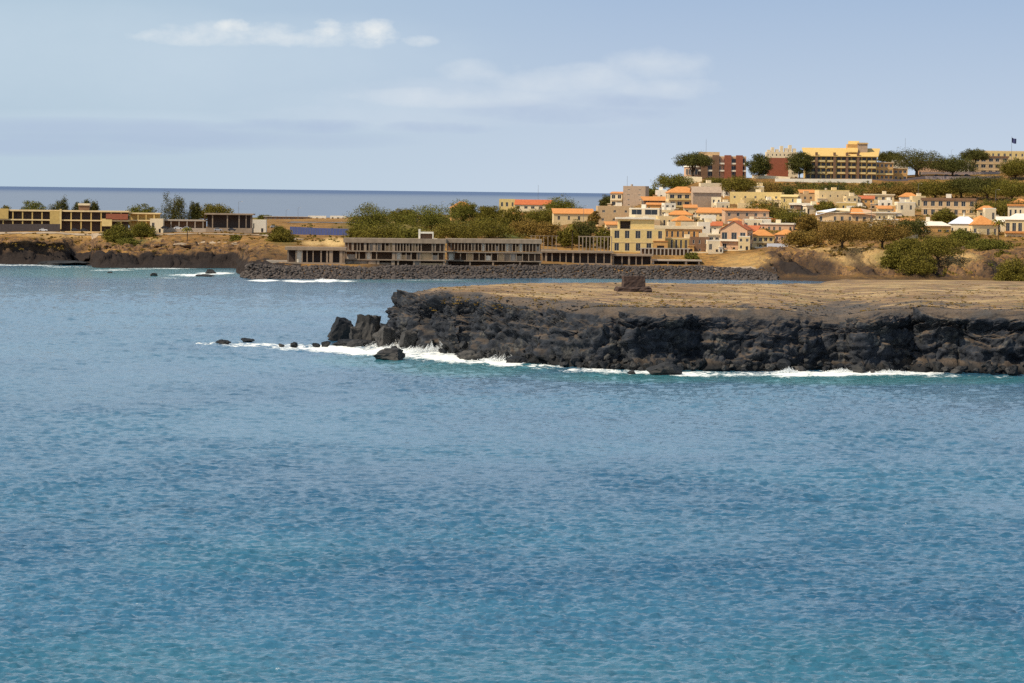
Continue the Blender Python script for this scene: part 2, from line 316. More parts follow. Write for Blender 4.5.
def PH(px, D):
    px = np.asarray(px, float); df = dfront(px); d = D-df; zt = ztop(px); X = (px-512)/F*D
    bd = ip(BK, px); bz = ip(BK, px, 2)
    t = np.clip((d-17)/np.maximum(bd-df-17, 1), 0, 1); zp = zt*(1-t)+bz*t
    zp = zp + (.35*fbm(X/14, D/22, 0, 4, 71)+.12*fbm(X/2, D/3, 0, 2, 77))*sstep(10, 25, d)*np.where(px > 800, 1-sstep(1350, 1500, D), 1)
    # cliff profile: apron, steep face, rounded shoulder
    w = 7+5*vnoise(X/25, 0, 5, 81)+6*blobs(px, px*0, [(835,0,34,1,1),(560,0,90,1,1)])
    f = .10*sstep(-1, 3, d)+.56*sstep(2, 5.5, d)+.22*sstep(4, 9+w*.4, d)+.12*sstep(7, 14+w*.8, d)
    z = -3 + (zp+3)*np.clip(f, 0, 1)
    back = sstep(0, 14, bd-D+3*fbm(X/10, D/10, 0, 3, 91)); back = np.where(px > 830, 1, np.where(px > 790, back+(1-back)*sstep(790, 830, px), back))
    le = np.interp(D, [830, 850, 870, 900, 945, 990], [378, 379, 386, 404, 428, 470]) + 4*fbm(D/6, 0, 0, 3, 95)
    lf = sstep(-5, 3, px-le); jg = 5*fbm(D/5, px/6, 0, 3, 97); left = .60*sstep(-30, -20, px-le+jg)*(.80+.25*fbm(px/5, D/6, 0, 3, 98))+.12*lf; left = left+(1-left)*(.72*lf+.28*sstep(2, 16, px-le))*lf
    return -3+(z+3)*back*left
pxs = np.concatenate([np.arange(338, 470, .8), np.arange(470, 1050, 1.1), np.arange(1050, 1420, 5.)])
ss = np.concatenate([np.arange(-8, 0, 1.), np.arange(0, 9.5, .085), np.arange(9.5, 18, .2), np.arange(18, 30, .45), np.arange(30, 60, 1.), np.geomspace(60, 830, 150)])
PXg, Sg = np.meshgrid(pxs, ss); DF = dfront(PXg); bd = ip(BK, PXg)+18
Dg = DF+np.where(Sg < 60, Sg, 60+(Sg-60)/(830-60)*np.maximum(bd-DF-60, 5))
Dg = np.where(bd-DF < 80, DF+np.interp(Sg, [-8, 0, 30, 60, 830], [-8, 0, 30, 45, 46])+(Sg-30).clip(0)*np.maximum(bd-DF-40, 5)/800, Dg)
Z = PH(PXg, Dg); X = (PXg-512)/F*Dg
P = np.stack([X, Dg, Z], -1)
du = np.gradient(P, axis=1); dv = np.gradient(P, axis=0); Nn = np.cross(du, dv); Nn /= np.linalg.norm(Nn, axis=-1, keepdims=True)+1e-9
stp = np.clip(1-Nn[..., 2]*.98, 0, 1); stp = sstep(.08, .5, stp)
lipz = sstep(20, 6, Dg-DF)
amp = np.clip(stp+.35*lipz*(Z > 4), 0, 1)*(Z > -2.9)*(1-.85*sstep(880, 930, Dg))
x, y, z = X, Dg, Z
strat = ridge(x/14, y/14, z/2.2, 3, 101)
wx = x+1.2*fbm(x/4, y/4, z/4, 2, 181); wz = z+.9*fbm(x/5, y/5, z/3, 2, 183)-.18*x
c1, e1 = worley(wx/5.5, y/5.5, wz/3.4, 185); c2, e2 = worley(wx/2.1, y/2.1, wz/1.3, 187); c3, e3 = worley(wx/.95, y/.95, wz/.7, 189)
c0, e0 = worley((wx+.5*z)/15, y/15, wz/9, 191)
d1 = 2.6*fbm(x/13, y/13, z/8, 4, 111, .5)+2.0*c0*sstep(0, .1, e0)+.72*c1+.28*c2+.14*c3-.5*(1-sstep(0, .12, e1))-.25*(1-sstep(0, .12, e2))+.9*(ridge((x+.6*z)/5, y/5, (z-.3*x)/3.2, 4, 121)-.25)+.8*strat
P2 = P + Nn*(d1*amp)[..., None]
P2[..., 1] = np.where(amp > 0, P2[..., 1], Dg)
# surf-cut hollows under the harder top bed
hol = np.clip(.55+1.3*fbm(X/19, 0, 7, 3, 151), 0, 1.25)*np.interp(PXg, [372, 430, 620, 680, 1500], [.25, .5, .55, 1, 1])
zt_ = np.maximum(ztop(PXg), 6); zz = np.clip(P2[..., 2]/zt_, 0, 1)
P2[..., 1] += hol*5.0*sstep(.02, .22, zz)*(1-sstep(.62, .86, zz))*(Dg-DF < 16)
crack = amp*np.maximum(1-sstep(0, .14, e1), .8*(1-sstep(0, .16, e2)))
P2[..., 2] += .35*amp*fbm(x/1.6, y/1.6, z/1.1, 3, 161)
P2[..., 1] += .35*amp*fbm(x/1.3, y/1.3, z/1.0, 3, 171)
dark = np.clip(stp*1.1 + lipz*.5*(fbm(x/3, y/3, z/3, 3, 131) > -.1) + (Z < 4)*(Dg < 1300), 0, 1)
Yp = eye(PXg)+(CH-Z)*F/Dg
rim = np.interp(PXg, [372, 430, 480, 560, 650, 700, 760, 840, 900, 960, 1024, 1500], [296, 290, 291, 299, 305, 305, 306, 301, 302, 304, 305, 305])
dark = np.maximum(dark, .9*sstep(-4, 5, Yp-rim-1+13*fbm(X/9, Dg/30, 0, 5, 143, .65)))
# bare scoria spills over the edge of the flat in places
dark = np.maximum(dark, blobs(PXg, Yp, [(835,312,45,12,.8),(540,297,26,5,.4),(870,308,60,7,.45),(425,297,30,5,.6),(970,312,40,6,.4),(700,310,60,5,.3)])*(fbm(x/4, y/14, 0, 4, 141) > -.15))
wet = (1-sstep(.8, 2.6, P2[..., 2]))*(Dg-DF < 20)
m, nt, p = nodes('headland_rock'); p.inputs['Roughness'].default_value = .85; p.inputs['Specular IOR Level'].default_value = .25
tc = N(nt, 'ShaderNodeTexCoord').outputs['Object']
mp = N(nt, 'ShaderNodeMapping'); L(nt, tc, mp.inputs[0]); mp.inputs['Scale'].default_value = (1, .55, 1)
n1 = noise(nt, .03, 6, mp.outputs[0]); n2 = noise(nt, .16, 6, mp.outputs[0]); n3 = noise(nt, 1.1, 6); n4 = noise(nt, .35, 6)
dry = rgb(nt, (.24, .145, .065), (.38, .245, .115), ramp(nt, n1, .40, .58))
dry = rgb(nt, dry, (.17, .11, .075), ramp(nt, n2, .44, .62))
dry = rgb(nt, dry, (.50, .35, .17), math_(nt, 'MULTIPLY', ramp(nt, noise(nt, .05, 5, mp.outputs[0]), .50, .62), .8))
dry = rgb(nt, dry, (.13, .13, .035), math_(nt, 'MULTIPLY', ramp(nt, noise(nt, .11, 5, mp.outputs[0]), .56, .68), .7))
dry = rgb(nt, dry, (.09, .07, .055), math_(nt, 'MULTIPLY', ramp(nt, n3, .55, .68), .7))
bas = rgb(nt, (.008, .011, .018), (.044, .050, .064), ramp(nt, n4, .35, .7))
bas = rgb(nt, bas, (.105, .102, .095), math_(nt, 'MULTIPLY', ramp(nt, n2, .50, .64), ramp(nt, n3, .44, .62)))
gN = N(nt, 'ShaderNodeNewGeometry'); sx = N(nt, 'ShaderNodeSeparateXYZ'); L(nt, gN.outputs['Normal'], sx.inputs[0])
bas = rgb(nt, bas, rgb(nt, (.10, .085, .07), (.20, .135, .08), ramp(nt, n2, .35, .6)), math_(nt, 'MULTIPLY', ramp(nt, sx.outputs[2], .6, .98), .6))
a = N(nt, 'ShaderNodeAttribute', attribute_name='dark')
col = rgb(nt, dry, bas, ramp(nt, math_(nt, 'ADD', a.outputs['Fac'], math_(nt, 'MULTIPLY', math_(nt, 'SUBTRACT', n3, .5), .5)), .35, .65))
ck = N(nt, 'ShaderNodeAttribute', attribute_name='crack'); col = rgb(nt, col, (.010, .011, .014), math_(nt, 'MULTIPLY', ck.outputs['Fac'], .5))
w = N(nt, 'ShaderNodeAttribute', attribute_name='wet'); col = rgb(nt, col, (.014, .015, .017), w.outputs['Fac'])
L(nt, col, p.inputs['Base Color'])
b = N(nt, 'ShaderNodeBump', Strength=1, Distance=.5); L(nt, math_(nt, 'ADD', n3, math_(nt, 'MULTIPLY', n4, 1.5)), b.inputs['Height']); L(nt, b.outputs[0], p.inputs['Normal'])
tag(link('headland', npmesh('headland', P2.reshape(-1, 3), gridq(len(ss), len(pxs)), ['headland_rock'], False, {'dark': dark, 'wet': wet, 'crack': crack})), kind='structure')
def plateau(px, y):
    D = np.arange(790, 1560, 1.); d = ray(px, y); pz = PH(np.full_like(D, px), D); k = np.nonzero(CH+d.z*D <= pz)[0]
    k = k[0] if len(k) else 0; return Vector((d.x*D[k], D[k], float(pz[k])))

_st = []
for _ in range(1500):
    px = random.uniform(410, 1060); y_ = random.uniform(284, 326) if random.random() < .5 else random.gauss(308, 8)
    if y_ < 283 or y_ > 330: continue
    p_ = plateau(px, y_)
    if p_.z > 4 and p_.y < 1300: _st.append(p_)
# ---------------------------------------------------------------- the sea
def fft_tile(n, size, peak, seed, wind, spread=2):
    r = np.random.default_rng(seed); k = np.fft.fftfreq(n, size/n)*2*np.pi; kx, ky = np.meshgrid(k, k); kk = np.hypot(kx, ky)+1e-6
    kp = 2*np.pi/peak; c = (kx*math.cos(wind)+ky*math.sin(wind))/kk
    S = kk**-3.1*np.exp(-1.25*(kp/kk)**2)*(np.abs(c)**spread+.06)*(kk < 2*np.pi/(2.2*size/n))
    h = np.fft.ifft2((r.normal(size=(n, n))+1j*r.normal(size=(n, n)))*np.sqrt(S)).real
    return h/h.std()
TILES = [(fft_tile(1024, 190, 2.3, 1, 1.5, 4), 190, .12, .10), (fft_tile(1024, 120, 1.35, 2, 1.7, 3), 120, -.2, .045), (fft_tile(1024, 360, 4.8, 3, 1.5, 4), 360, .1, .07)]
def samp(t, size, x, y):
    n = t.shape[0]; gx = x/size*n; gy = y/size*n; ix = np.floor(gx).astype(int); iy = np.floor(gy).astype(int); fx = gx-ix; fy = gy-iy
    g = lambda a, b: t[(iy+b) % n, (ix+a) % n]
    return (g(0,0)*(1-fx)+g(1,0)*fx)*(1-fy)+(g(0,1)*(1-fx)+g(1,1)*fx)*fy
def wave(x, y):
    h = 0
    x = x*.62
    for (t, s, a, A), fd in zip(TILES, (np.interp(y, [300, 500, 1100], [1, .8, .25]), np.interp(y, [300, 600, 900], [1, .4, 0]), np.interp(y, [300, 550, 1000], [1, 1.7, 2.0]))): h = h+fd*A*samp(t, s, x*math.cos(a)-y*math.sin(a), x*math.sin(a)+y*math.cos(a))
    return h
pxs = np.concatenate([-np.geomspace(9000, 460, 30), np.arange(-440, -60, 6.), np.arange(-60, 1084, 1.5), np.arange(1084, 1480, 6.), np.geomspace(1500, 10000, 30)])
rows = [60.]
while rows[-1] < 1900:
    D = rows[-1]; rows.append(D+(max(.34, .38*D*D/136000) if D > 262 else 3))
D = rows[-1]
while D < 130000: D *= 1.06; rows.append(D)
rows = np.array(rows)
PXg, Dg = np.meshgrid(pxs, rows); X = (PXg-512)/F*Dg
gust = .85+.8*fbm(X/70, Dg/130, 0, 3, 201)+.5*fbm(X/22, Dg/40, 0, 2, 207); gust = np.maximum(gust, .5)
Z = wave(X, Dg)*gust*np.interp(Dg, [290, 1200, 1900], [1, .8, 0])*(Dg > 250)*np.where((PXg > -450) & (PXg < 1490), 1, 0)
Yp = eye(PXg)+CH*F/Dg
ok = Dg < 1900
foam = blobs(PXg, Yp, [(215,343.5,28,1.6,.62),(250,345,40,2.4,.8),(300,347,40,3.5,.85),(340,349,40,4.5,.95),(395,347,50,9,1.1),(425,352,40,8,1.2),(460,357,40,7,1.2),(375,352,50,4.5,.9),(440,353,44,9,1),(480,359,40,6,1),(505,361,26,7,1),(545,367,26,3.2,.75),(590,370,40,3,.7),(630,372,40,3,.75),
  (700,374,40,3,.8),(750,374,50,3.2,.85),(790,373.5,30,4.5,1),(830,374,36,3.2,.85),(870,371.5,50,5,1),(905,373,50,3,.85),(945,376,30,2,.6),(1000,377,30,1.5,.4),
  (190,275,30,1.5,.9),(215,273,22,1.6,.9),(170,278,14,1,.5),(20,264.5,60,1.5,.75),(60,267,45,1.4,.5),(70,262.5,30,1.5,.5),(150,268.5,60,1.3,.6),(110,270,30,1,.6),(262,280.5,20,1.3,.9),(300,281,24,1.6,.9),(325,280.5,16,2,1),(345,281,14,1,.8),
  (440,280,60,.8,.5),(720,281,60,.8,.4)])*ok
foam *= .8+.5*fbm(X/9, Dg/16, 0, 4, 211)
shal = blobs(PXg, Yp, [(470,368,90,10,.8),(650,377,120,7,.8),(850,379,140,7,.9),(980,380,80,5,.7),(380,360,70,8,.6),(120,272,150,7,.9),(420,281,120,2,.6),(600,280,60,3,.5),(100,690,260,60,.2),(560,690,300,50,.17),(900,670,240,50,.2),(250,560,160,22,.12)])*ok
m, nt, p = nodes('sea_water')
P_ = p.inputs; P_['IOR'].default_value = 1.33; P_['Roughness'].default_value = .12
tc = N(nt, 'ShaderNodeTexCoord').outputs['Object']
big = noise(nt, .012, 4, tc); sh = N(nt, 'ShaderNodeAttribute', attribute_name='shallow'); fo = N(nt, 'ShaderNodeAttribute', attribute_name='foam'); fr = N(nt, 'ShaderNodeAttribute', attribute_name='offshore')
body = rgb(nt, (.026, .104, .200), (.040, .142, .246), ramp(nt, big, .4, .6))
body = rgb(nt, body, (.045, .21, .24), sh.outputs['Fac'])
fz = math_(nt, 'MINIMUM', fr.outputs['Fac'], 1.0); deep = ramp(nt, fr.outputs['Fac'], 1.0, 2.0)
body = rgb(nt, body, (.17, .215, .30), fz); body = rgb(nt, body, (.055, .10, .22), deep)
fn = noise(nt, .55, 6, tc, .7); fm = ramp(nt, math_(nt, 'ADD', fo.outputs['Fac'], math_(nt, 'MULTIPLY', math_(nt, 'SUBTRACT', fn, .5), 2.3)), .42, .66)
# ripple light and dark painted into colour and specular, pattern blended by camera distance
ma = N(nt, 'ShaderNodeMapping'); L(nt, tc, ma.inputs[0]); ma.inputs['Scale'].default_value = (.42, .62, 1)
mb_ = N(nt, 'ShaderNodeMapping'); L(nt, tc, mb_.inputs[0]); mb_.inputs['Scale'].default_value = (.75, .10, 1)
ds = N(nt, 'ShaderNodeAttribute', attribute_name='open')
pa = ramp(nt, noise(nt, 1, 4, ma.outputs[0], .65), .36, .64); pb = ramp(nt, noise(nt, 1, 4, mb_.outputs[0], .65), .36, .64)
mx = N(nt, 'ShaderNodeMix'); L(nt, ds.outputs['Fac'], mx.inputs[0]); L(nt, pa, mx.inputs[2]); L(nt, pb, mx.inputs[3]); ripple_tone = mx.outputs[0]
ml = N(nt, 'ShaderNodeMapping'); L(nt, tc, ml.inputs[0]); ml.inputs['Scale'].default_value = (.018, .011, 1); lg = ramp(nt, noise(nt, 1, 3, ml.outputs[0]), .35, .65)
ripple_tone = math_(nt, 'ADD', math_(nt, 'MULTIPLY', ripple_tone, .72), math_(nt, 'MULTIPLY', lg, .28))
L(nt, math_(nt, 'ADD', .12, math_(nt, 'MULTIPLY', ripple_tone, .66)), P_['Specular IOR Level'])
body = rgb(nt, tuple([.0]*3), body, math_(nt, 'ADD', .7, math_(nt, 'MULTIPLY', ripple_tone, .85)))
L(nt, rgb(nt, body, (.86, .90, .90), fm), P_['Base Color'])
L(nt, math_(nt, 'ADD', math_(nt, 'MULTIPLY', math_(nt, 'MAXIMUM', fm, math_(nt, 'MULTIPLY', fz, .6)), .7), .10), P_['Roughness'])
w1 = N(nt, 'ShaderNodeMapping'); L(nt, tc, w1.inputs[0]); w1.inputs['Scale'].default_value = (.8, 1.25, 1); w1.inputs['Rotation'].default_value = (0, 0, .3)
h = math_(nt, 'ADD', math_(nt, 'MULTIPLY', noise(nt, .9, 3, w1.outputs[0], .6), .55), math_(nt, 'MULTIPLY', noise(nt, .17, 3, w1.outputs[0], .6), 1.4))
b = N(nt, 'ShaderNodeBump', Strength=1, Distance=.38); L(nt, h, b.inputs['Height']); L(nt, b.outputs[0], P_['Normal']); L(nt, math_(nt, 'SUBTRACT', 1.0, math_(nt, 'MULTIPLY', fz, .9)), b.inputs['Strength'])
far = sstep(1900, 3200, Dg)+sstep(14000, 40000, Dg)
tag(link('sea', npmesh('sea', np.stack([X, Dg, Z], -1).reshape(-1, 3), gridq(len(rows), len(pxs)), ['sea_water'], True, {'foam': foam, 'shallow': shal, 'offshore': far, 'open': sstep(380, 800, Dg)})), kind='structure')

# ---------------------------------------------------------------- rocks
m, nt, p = nodes('basalt'); p.inputs['Roughness'].default_value = .75; p.inputs['Specular IOR Level'].default_value = .3
n3 = noise(nt, 1.3, 6); n4 = noise(nt, .4, 4)
oi = N(nt, 'ShaderNodeObjectInfo'); col = rgb(nt, (.006, .008, .012), (.024, .026, .031), ramp(nt, n3, .35, .7)); col = rgb(nt, col, (.055, .052, .046), math_(nt, 'MULTIPLY', ramp(nt, n4, .5, .7), .55))
col = rgb(nt, col, (.12, .11, .10), math_(nt, 'MULTIPLY', ramp(nt, oi.outputs['Random'], .6, 1.2), .7)); L(nt, col, p.inputs['Base Color'])
b = N(nt, 'ShaderNodeBump', Strength=1, Distance=.25); L(nt, n3, b.inputs['Height']); L(nt, b.outputs[0], p.inputs['Normal'])
mat('riprap_stone', (.075, .062, .056), .9, .5, .6, dirt=(.035, .03, .03), island=.8)
import bmesh
def rock_mesh(name, seed, sub=3, cut=0, chop=14, matn='basalt'):
    bm = bmesh.new(); bmesh.ops.create_icosphere(bm, subdivisions=sub, radius=1); bm.verts.ensure_lookup_table()
    V = np.array([v.co[:] for v in bm.verts]); r = np.random.default_rng(seed)
    if cut:
        for a_ in range(3):
            for s_ in (-1, 1): n = np.zeros(3); n[a_] = s_; q = V@n-.58; V = V-np.where(q > 0, q, 0)[:, None]*n
    for _ in range(chop):                       # flat fracture planes
        n = r.normal(size=3); n /= np.linalg.norm(n); d = r.uniform(.48, .80); q = V@n-d; V = V-np.where(q > 0, q, 0)[:, None]*n
    V = V*(1+.30*fbm(V[:, 0]*1.6, V[:, 1]*1.6, V[:, 2]*1.6+seed, 5, seed, .6)*(.85 if cut else .7)+.15*ridge(V[:, 0]*3, V[:, 1]*3, V[:, 2]*3+seed, 2, seed))[:, None]
    for v, c in zip(bm.verts, V): v.co = c
    me = bpy.data.meshes.new(name); bm.to_mesh(me); bm.free(); me.materials.append(MATS[matn]); return me
def rock(name, label, cat, loc, sc, rz=0, rx=0, seed=0, sub=4, me=None, group=None):
    me = me or rock_mesh(name, seed, sub, cut=.6 if name in ('square_boulder', 'sea_stack', 'cliff_boulder') else 0, chop=7 if name in ('square_boulder', 'sea_stack', 'cliff_boulder') else 14)
    o = link(name, me, loc=loc); o.scale = sc; o.rotation_euler = (rx, .42 if name == 'square_boulder' else 0, rz); return tag(o, label, cat, group)
# named rocks off the point: px, waterline y, width px, height px
for i, (px, y, w, hpx, nm, lb, yaw, tilt) in enumerate([
  (341,341,29,27,'square_boulder','big square black boulder tilted on the ledge left of the headland tip',.35,.3),
  (357,345,22,22,'sea_stack','narrow dark crag right behind the big square boulder',.3,.2),
  (384,348,26,26,'sea_stack','broad dark rock mass joined to the headland tip behind the spray',.8,.1),
  (408,350,26,24,'cliff_boulder','lumpy fallen rock right of the rising spray',.5,.2),
  (376,345,30,16,'sea_stack','low rubble mound between the crags left of the tip',.2,0),
  (368,345,36,38,'sea_stack','jagged dark crag between the square black boulder and the headland tip',1.2,.1),
  (384,343,22,24,'sea_stack','dark crag standing against the foot of the headland tip',2.2,.2),
  (350,346,38,8,'rock_ledge','low brown rock ledge under the big square black boulder',.2,0),
  (389,360.5,40,11,'sea_rock','flat black rock alone in front of the white surf',.1,0),
  (325,347.5,11,7,'sea_rock','squarish dark rock in the surf left of the brown ledge',.4,.2),
  (316,347.5,9,5,'sea_rock','low flat rock touching the squarish rock in the surf',.9,0),
  (355,347,15,8,'sea_rock','pyramid shaped brown rock in the surf beside the big boulder',.7,.2),
  (248,342,16,4,'sea_rock','thin flat dark rock far out along the surf line',.0,0),
  (223,344,15,4,'sea_rock','brownish flat rock at the left end of the surf line',.1,0),
  (281,347,6,4,'sea_rock','small dark rock midway along the surf line',.6,0),
  (294,347.5,8,5,'sea_rock','second small rock midway along the surf line with a knob',.2,0),
  (395,350,8,5,'sea_rock','small rock in the foam under the rising spray',.6,0),
  (404,350,7,3,'sea_rock','tiny rock in the foam right of the rising spray',.4,0),
  (468,360,24,9,'sea_rock','brown rounded rock in the thick white foam below the cliff',.2,0),
  (515,364,24,8,'sea_rock','dark wet rock at the right edge of the thick foam',.3,0),
  (482,357,14,9,'sea_rock','rugged rock between the foam and the cliff foot',1.2,0),
  (664,375,36,13,'sea_rock','large black rock in the water before the cliff with foam behind',.1,0),
  (632,374,9,5,'sea_rock','small black rock left of the large rock before the cliff',.3,0),
  (455,330,30,30,'cliff_boulder','tall dark buttress boulder leaning on the cliff above the foam',.3,.1),
  (478,345,26,26,'cliff_boulder','rounded boulder pile block above the brown foam rock',.9,.3),
  (825,365,42,24,'cliff_boulder','huge rounded fallen block at the foot of the cliff',.2,.1),
  (790,366,26,18,'cliff_boulder','angular fallen block left of the huge rounded block',1.1,.2),
  (752,368,24,22,'cliff_boulder','upright dark slab leaning on the cliff foot',.7,.3),
  (870,368,26,14,'cliff_boulder','pale topped block right of the huge rounded block',.4,.1),
  (210,273.5,12,4,'reef_rock','low dark reef rock in the far surf before the riprap tip',.1,0),
  (204,276.5,22,2.5,'reef_rock','long flat reef rock just left of the riprap tip',0,0),
  (153,276,9,3,'reef_rock','lone dark reef rock off the far left cliffs',0,0),
  (67,265,55,4,'reef_rock','long low grey rock shelf below the gap in the left cliffs',0,0),
  (110,273,6,2,'reef_rock','tiny reef rock in the water off the left shelf',0,0)]):
    s = sea(px, y); k = s.y/F; W = w*k/2*1.12; Hh = hpx*k
    zc = Hh*.32; s.y += W*.5
    rock(nm, lb, 'rock', (s.x, s.y, zc), (W, W*(.8 if hpx > 10 else .9), Hh*.72), yaw if hpx > 12 else yaw*.25, tilt, 300+i)
# fallen blocks along the foot of the near cliff
protos = [rock_mesh('fallen_block', 400+i, 3) for i in range(7)]
q = 0
while q < 190:
    px = random.uniform(425, 1060); s = sea(px, float(ip(WL, px))+1); df = float(dfront(px))
    w = random.uniform(.5, 1.1)*(1.9 if random.random() < .13 else 1); y = df+random.uniform(-1.5, 3.2)
    o = rock('fallen_block', 'broken basalt block strewn along the foot of the near cliff', 'rock', ((px-512)/F*y, y, random.uniform(.1, 1.2)+max(0, y-df)*.45),
             (w, w*random.uniform(.7, 1), w*random.uniform(.6, .9)), random.uniform(0, 6), random.uniform(-.4, .4), me=protos[q % 7], group='fallen blocks along the foot of the near cliff'); q += 1
# rock armour: the 290 that show largest on their own, the rest as one mass
rp = [rock_mesh('armour_boulder', 500+i, 2, matn='riprap_stone') for i in range(7)]
SH = [(240,274.5),(250,279),(340,280),(400,279.8),(540,278.5),(640,279),(700,279.5),(770,280)]
spots = []
for px in np.arange(241, 778, 2.1):
    Dc = np.arange(1490, 1640, .5); zc = T((px-512)/F*Dc, Dc); D0 = float(Dc[np.argmax(zc > -.2)]); s = Vector(((px-512)/F*D0, D0, 0))
    for r_ in range(12):
        x = s.x+random.uniform(-.5, .5); y = s.y-1.5+r_*1.75+random.uniform(-.8, .8); z = gz(x, y)
        if z < -1.2: continue
        spots.append((x, y, z, random.uniform(.6, 1.25)*(1.2 if r_ < 3 else 1)))
spots.sort(key=lambda s: -s[3]/s[1]); V0 = [np.array([v.co[:] for v in me.vertices]) for me in rp]; F0 = [np.array([p.vertices[:] for p in me.polygons]) for me in rp]
VV = []; QQ = []; nb = 0
for i, (x, y, z, w) in enumerate(spots):
    a = random.uniform(0, 6.28); k = i % 7; sz = (w*random.uniform(.9, 1.2), w*random.uniform(.8, 1), w*random.uniform(.65, .95))
    if i < 290: rock('armour_boulder', 'dark grey boulder in the long rock armour bank on the far shore', 'boulder', (x, y, z+.25), sz, a, me=rp[k], group='boulders of the rock armour bank on the far shore')
    else:
        v = V0[k]*np.array(sz); c, s_ = math.cos(a), math.sin(a); v = np.stack([v[:, 0]*c-v[:, 1]*s_+x, v[:, 0]*s_+v[:, 1]*c+y, v[:, 2]+z+.25], -1)
        VV.append(v); QQ.append(F0[k]+nb); nb += len(v)
tag(link('riprap', npmesh('riprap', np.concatenate(VV), np.concatenate(QQ), ['riprap_stone'])), 'long bank of dark rock armour between the far shore and the water', 'riprap', kind='stuff')
VV = []; QQ = []; nb = 0; pm = [rock_mesh('stone', 700+i, 1) for i in range(4)]; V1 = [np.array([v.co[:] for v in me.vertices]) for me in pm]; F1 = [np.array([p.vertices[:] for p in me.polygons]) for me in pm]
for i, p_ in enumerate(_st):
    w = random.uniform(.12, .38)*(2 if random.random() < .08 else 1); v = V1[i % 4]*np.array([w, w*.9, w*.6])+np.array(p_); VV.append(v); QQ.append(F1[i % 4]+nb); nb += len(v)
tag(link('loose_stones', npmesh('loose_stones', np.concatenate(VV), np.concatenate(QQ), ['basalt'])), 'loose dark stones strewn over the flat top of the headland', 'stones', kind='stuff')
# spray thrown up at the point
V = []; 
def puff(px, y, w, h_, n, tilt=0, dy=3):
    s = sea(px, y); k = s.y/F
    for _ in range(n*6):
        u = random.gauss(0, .38); t = random.random()**1.6; x = s.x+(u*(1-.55*t)*w+tilt*t)*k; z = t*h_*k*(1-.5*abs(u)); yy = s.y+dy+random.uniform(-2, 2); r_ = random.uniform(.03, .115)*(1.25-t)
        z *= .35+.65*abs(math.sin(u*7+px)*math.cos(u*17+px*.3)); a = np.array([random.gauss(0, 1) for _ in range(3)]); a /= np.linalg.norm(a); b_ = np.cross(a, [.3, .5, .8]); b_ /= np.linalg.norm(b_)
        c = np.array([x, yy, z+.1]); V.append([c+a*r_, c+b_*r_, c-a*r_, c-b_*r_])
puff(385, 347, 22, 17, 2600, 4); puff(396, 349, 24, 8, 900); puff(440, 353, 44, 13, 2600, -5); puff(452, 352, 12, 20, 900); puff(505, 361, 30, 9, 1300); puff(415, 351, 30, 6, 900); puff(480, 358, 26, 6, 700); puff(790, 373, 12, 7, 500); puff(845, 372.5, 20, 5, 500); puff(890, 373, 26, 4, 400); puff(322, 280.5, 8, 3, 200)
V = np.array(V).reshape(-1, 3); tag(link('sea_spray', npmesh('sea_spray', V, np.arange(len(V)).reshape(-1, 4), ['spray'])), 'white spray thrown up by surf breaking against the headland', 'spray', kind='stuff')
# ---------------------------------------------------------------- trees
def leaves(C_, n, size, spread, r, flat=.6):
    """n leaf sprigs scattered round each clump centre"""
    k = len(C_); c = np.repeat(C_, n, 0); s = np.repeat(spread, n, 0)
    d = r.normal(size=(k*n, 3)); d /= np.linalg.norm(d, axis=1)[:, None]; q = c + d*(r.random((k*n, 1))**.4)*s*np.array([1, 1, flat])
    a = r.normal(size=(k*n, 3)); a /= np.linalg.norm(a, axis=1)[:, None]; b = np.cross(a, r.normal(size=(k*n, 3))); b /= np.linalg.norm(b, axis=1)[:, None]
    z = size*(.6+.8*r.random((k*n, 1)))
    return np.stack([q+a*z, q+b*z*.8, q-a*z, q-b*z*.8], 1).reshape(-1, 3)
def crown_pts(kind, w, h, r, n):
    """clump centres for a crown w wide and h high, bottom at 0"""
    if kind == 'umbrella':
        u = r.normal(size=(n*4, 3)); u /= np.linalg.norm(u, axis=1)[:, None]; rr = r.random((n*4, 1))**.45; q = u*rr; q = q[q[:, 2] > -.35][:n]; q[:, 2] = np.maximum(q[:, 2], -.25)
        q = q*np.array([w/2, w/2, h*.78])+np.array([0, 0, h*.22])
    elif kind == 'spiky':
        q = []
        for _ in range(6):
            bx, by = r.uniform(-.3, .3, 2)*w; hh = h*r.uniform(.7, 1.0)*(1-.5*abs(bx)/w)
            t = r.random(max(2, n//6)); a = r.random(len(t))*6.28; R_ = w*.40*(1-t)**.7*r.random(len(t))**.5+.15
            q.append(np.stack([bx+R_*np.cos(a), by+R_*np.sin(a), t*hh], -1))
        q = np.concatenate(q)
    else:
        u = r.normal(size=(n, 3)); u /= np.linalg.norm(u, axis=1)[:, None]; q = u*r.random((n, 1))**.4
        if kind == 'bush': q[:, 2] = np.abs(q[:, 2]); q = q*np.array([w/2, w/2, h])
        else: q = q*np.array([w/2, w/2, h/2])+np.array([0, 0, h/2])
    bump = 1+.22*fbm(q[:, 0]/(w*.22)+50, q[:, 1]/(w*.22), q[:, 2]/(w*.22), 2, int(r.integers(1e6)))
    keep = fbm(q[:, 0]/(w*.14), q[:, 1]/(w*.14), q[:, 2]/(h*.3+.5), 2, int(r.integers(1e6))) > (-.6 if kind != 'spiky' else -1)
    q = q*np.stack([bump, bump, np.where(q[:, 2] > 0, bump, 1)], -1)
    return q[keep]
TREES = []
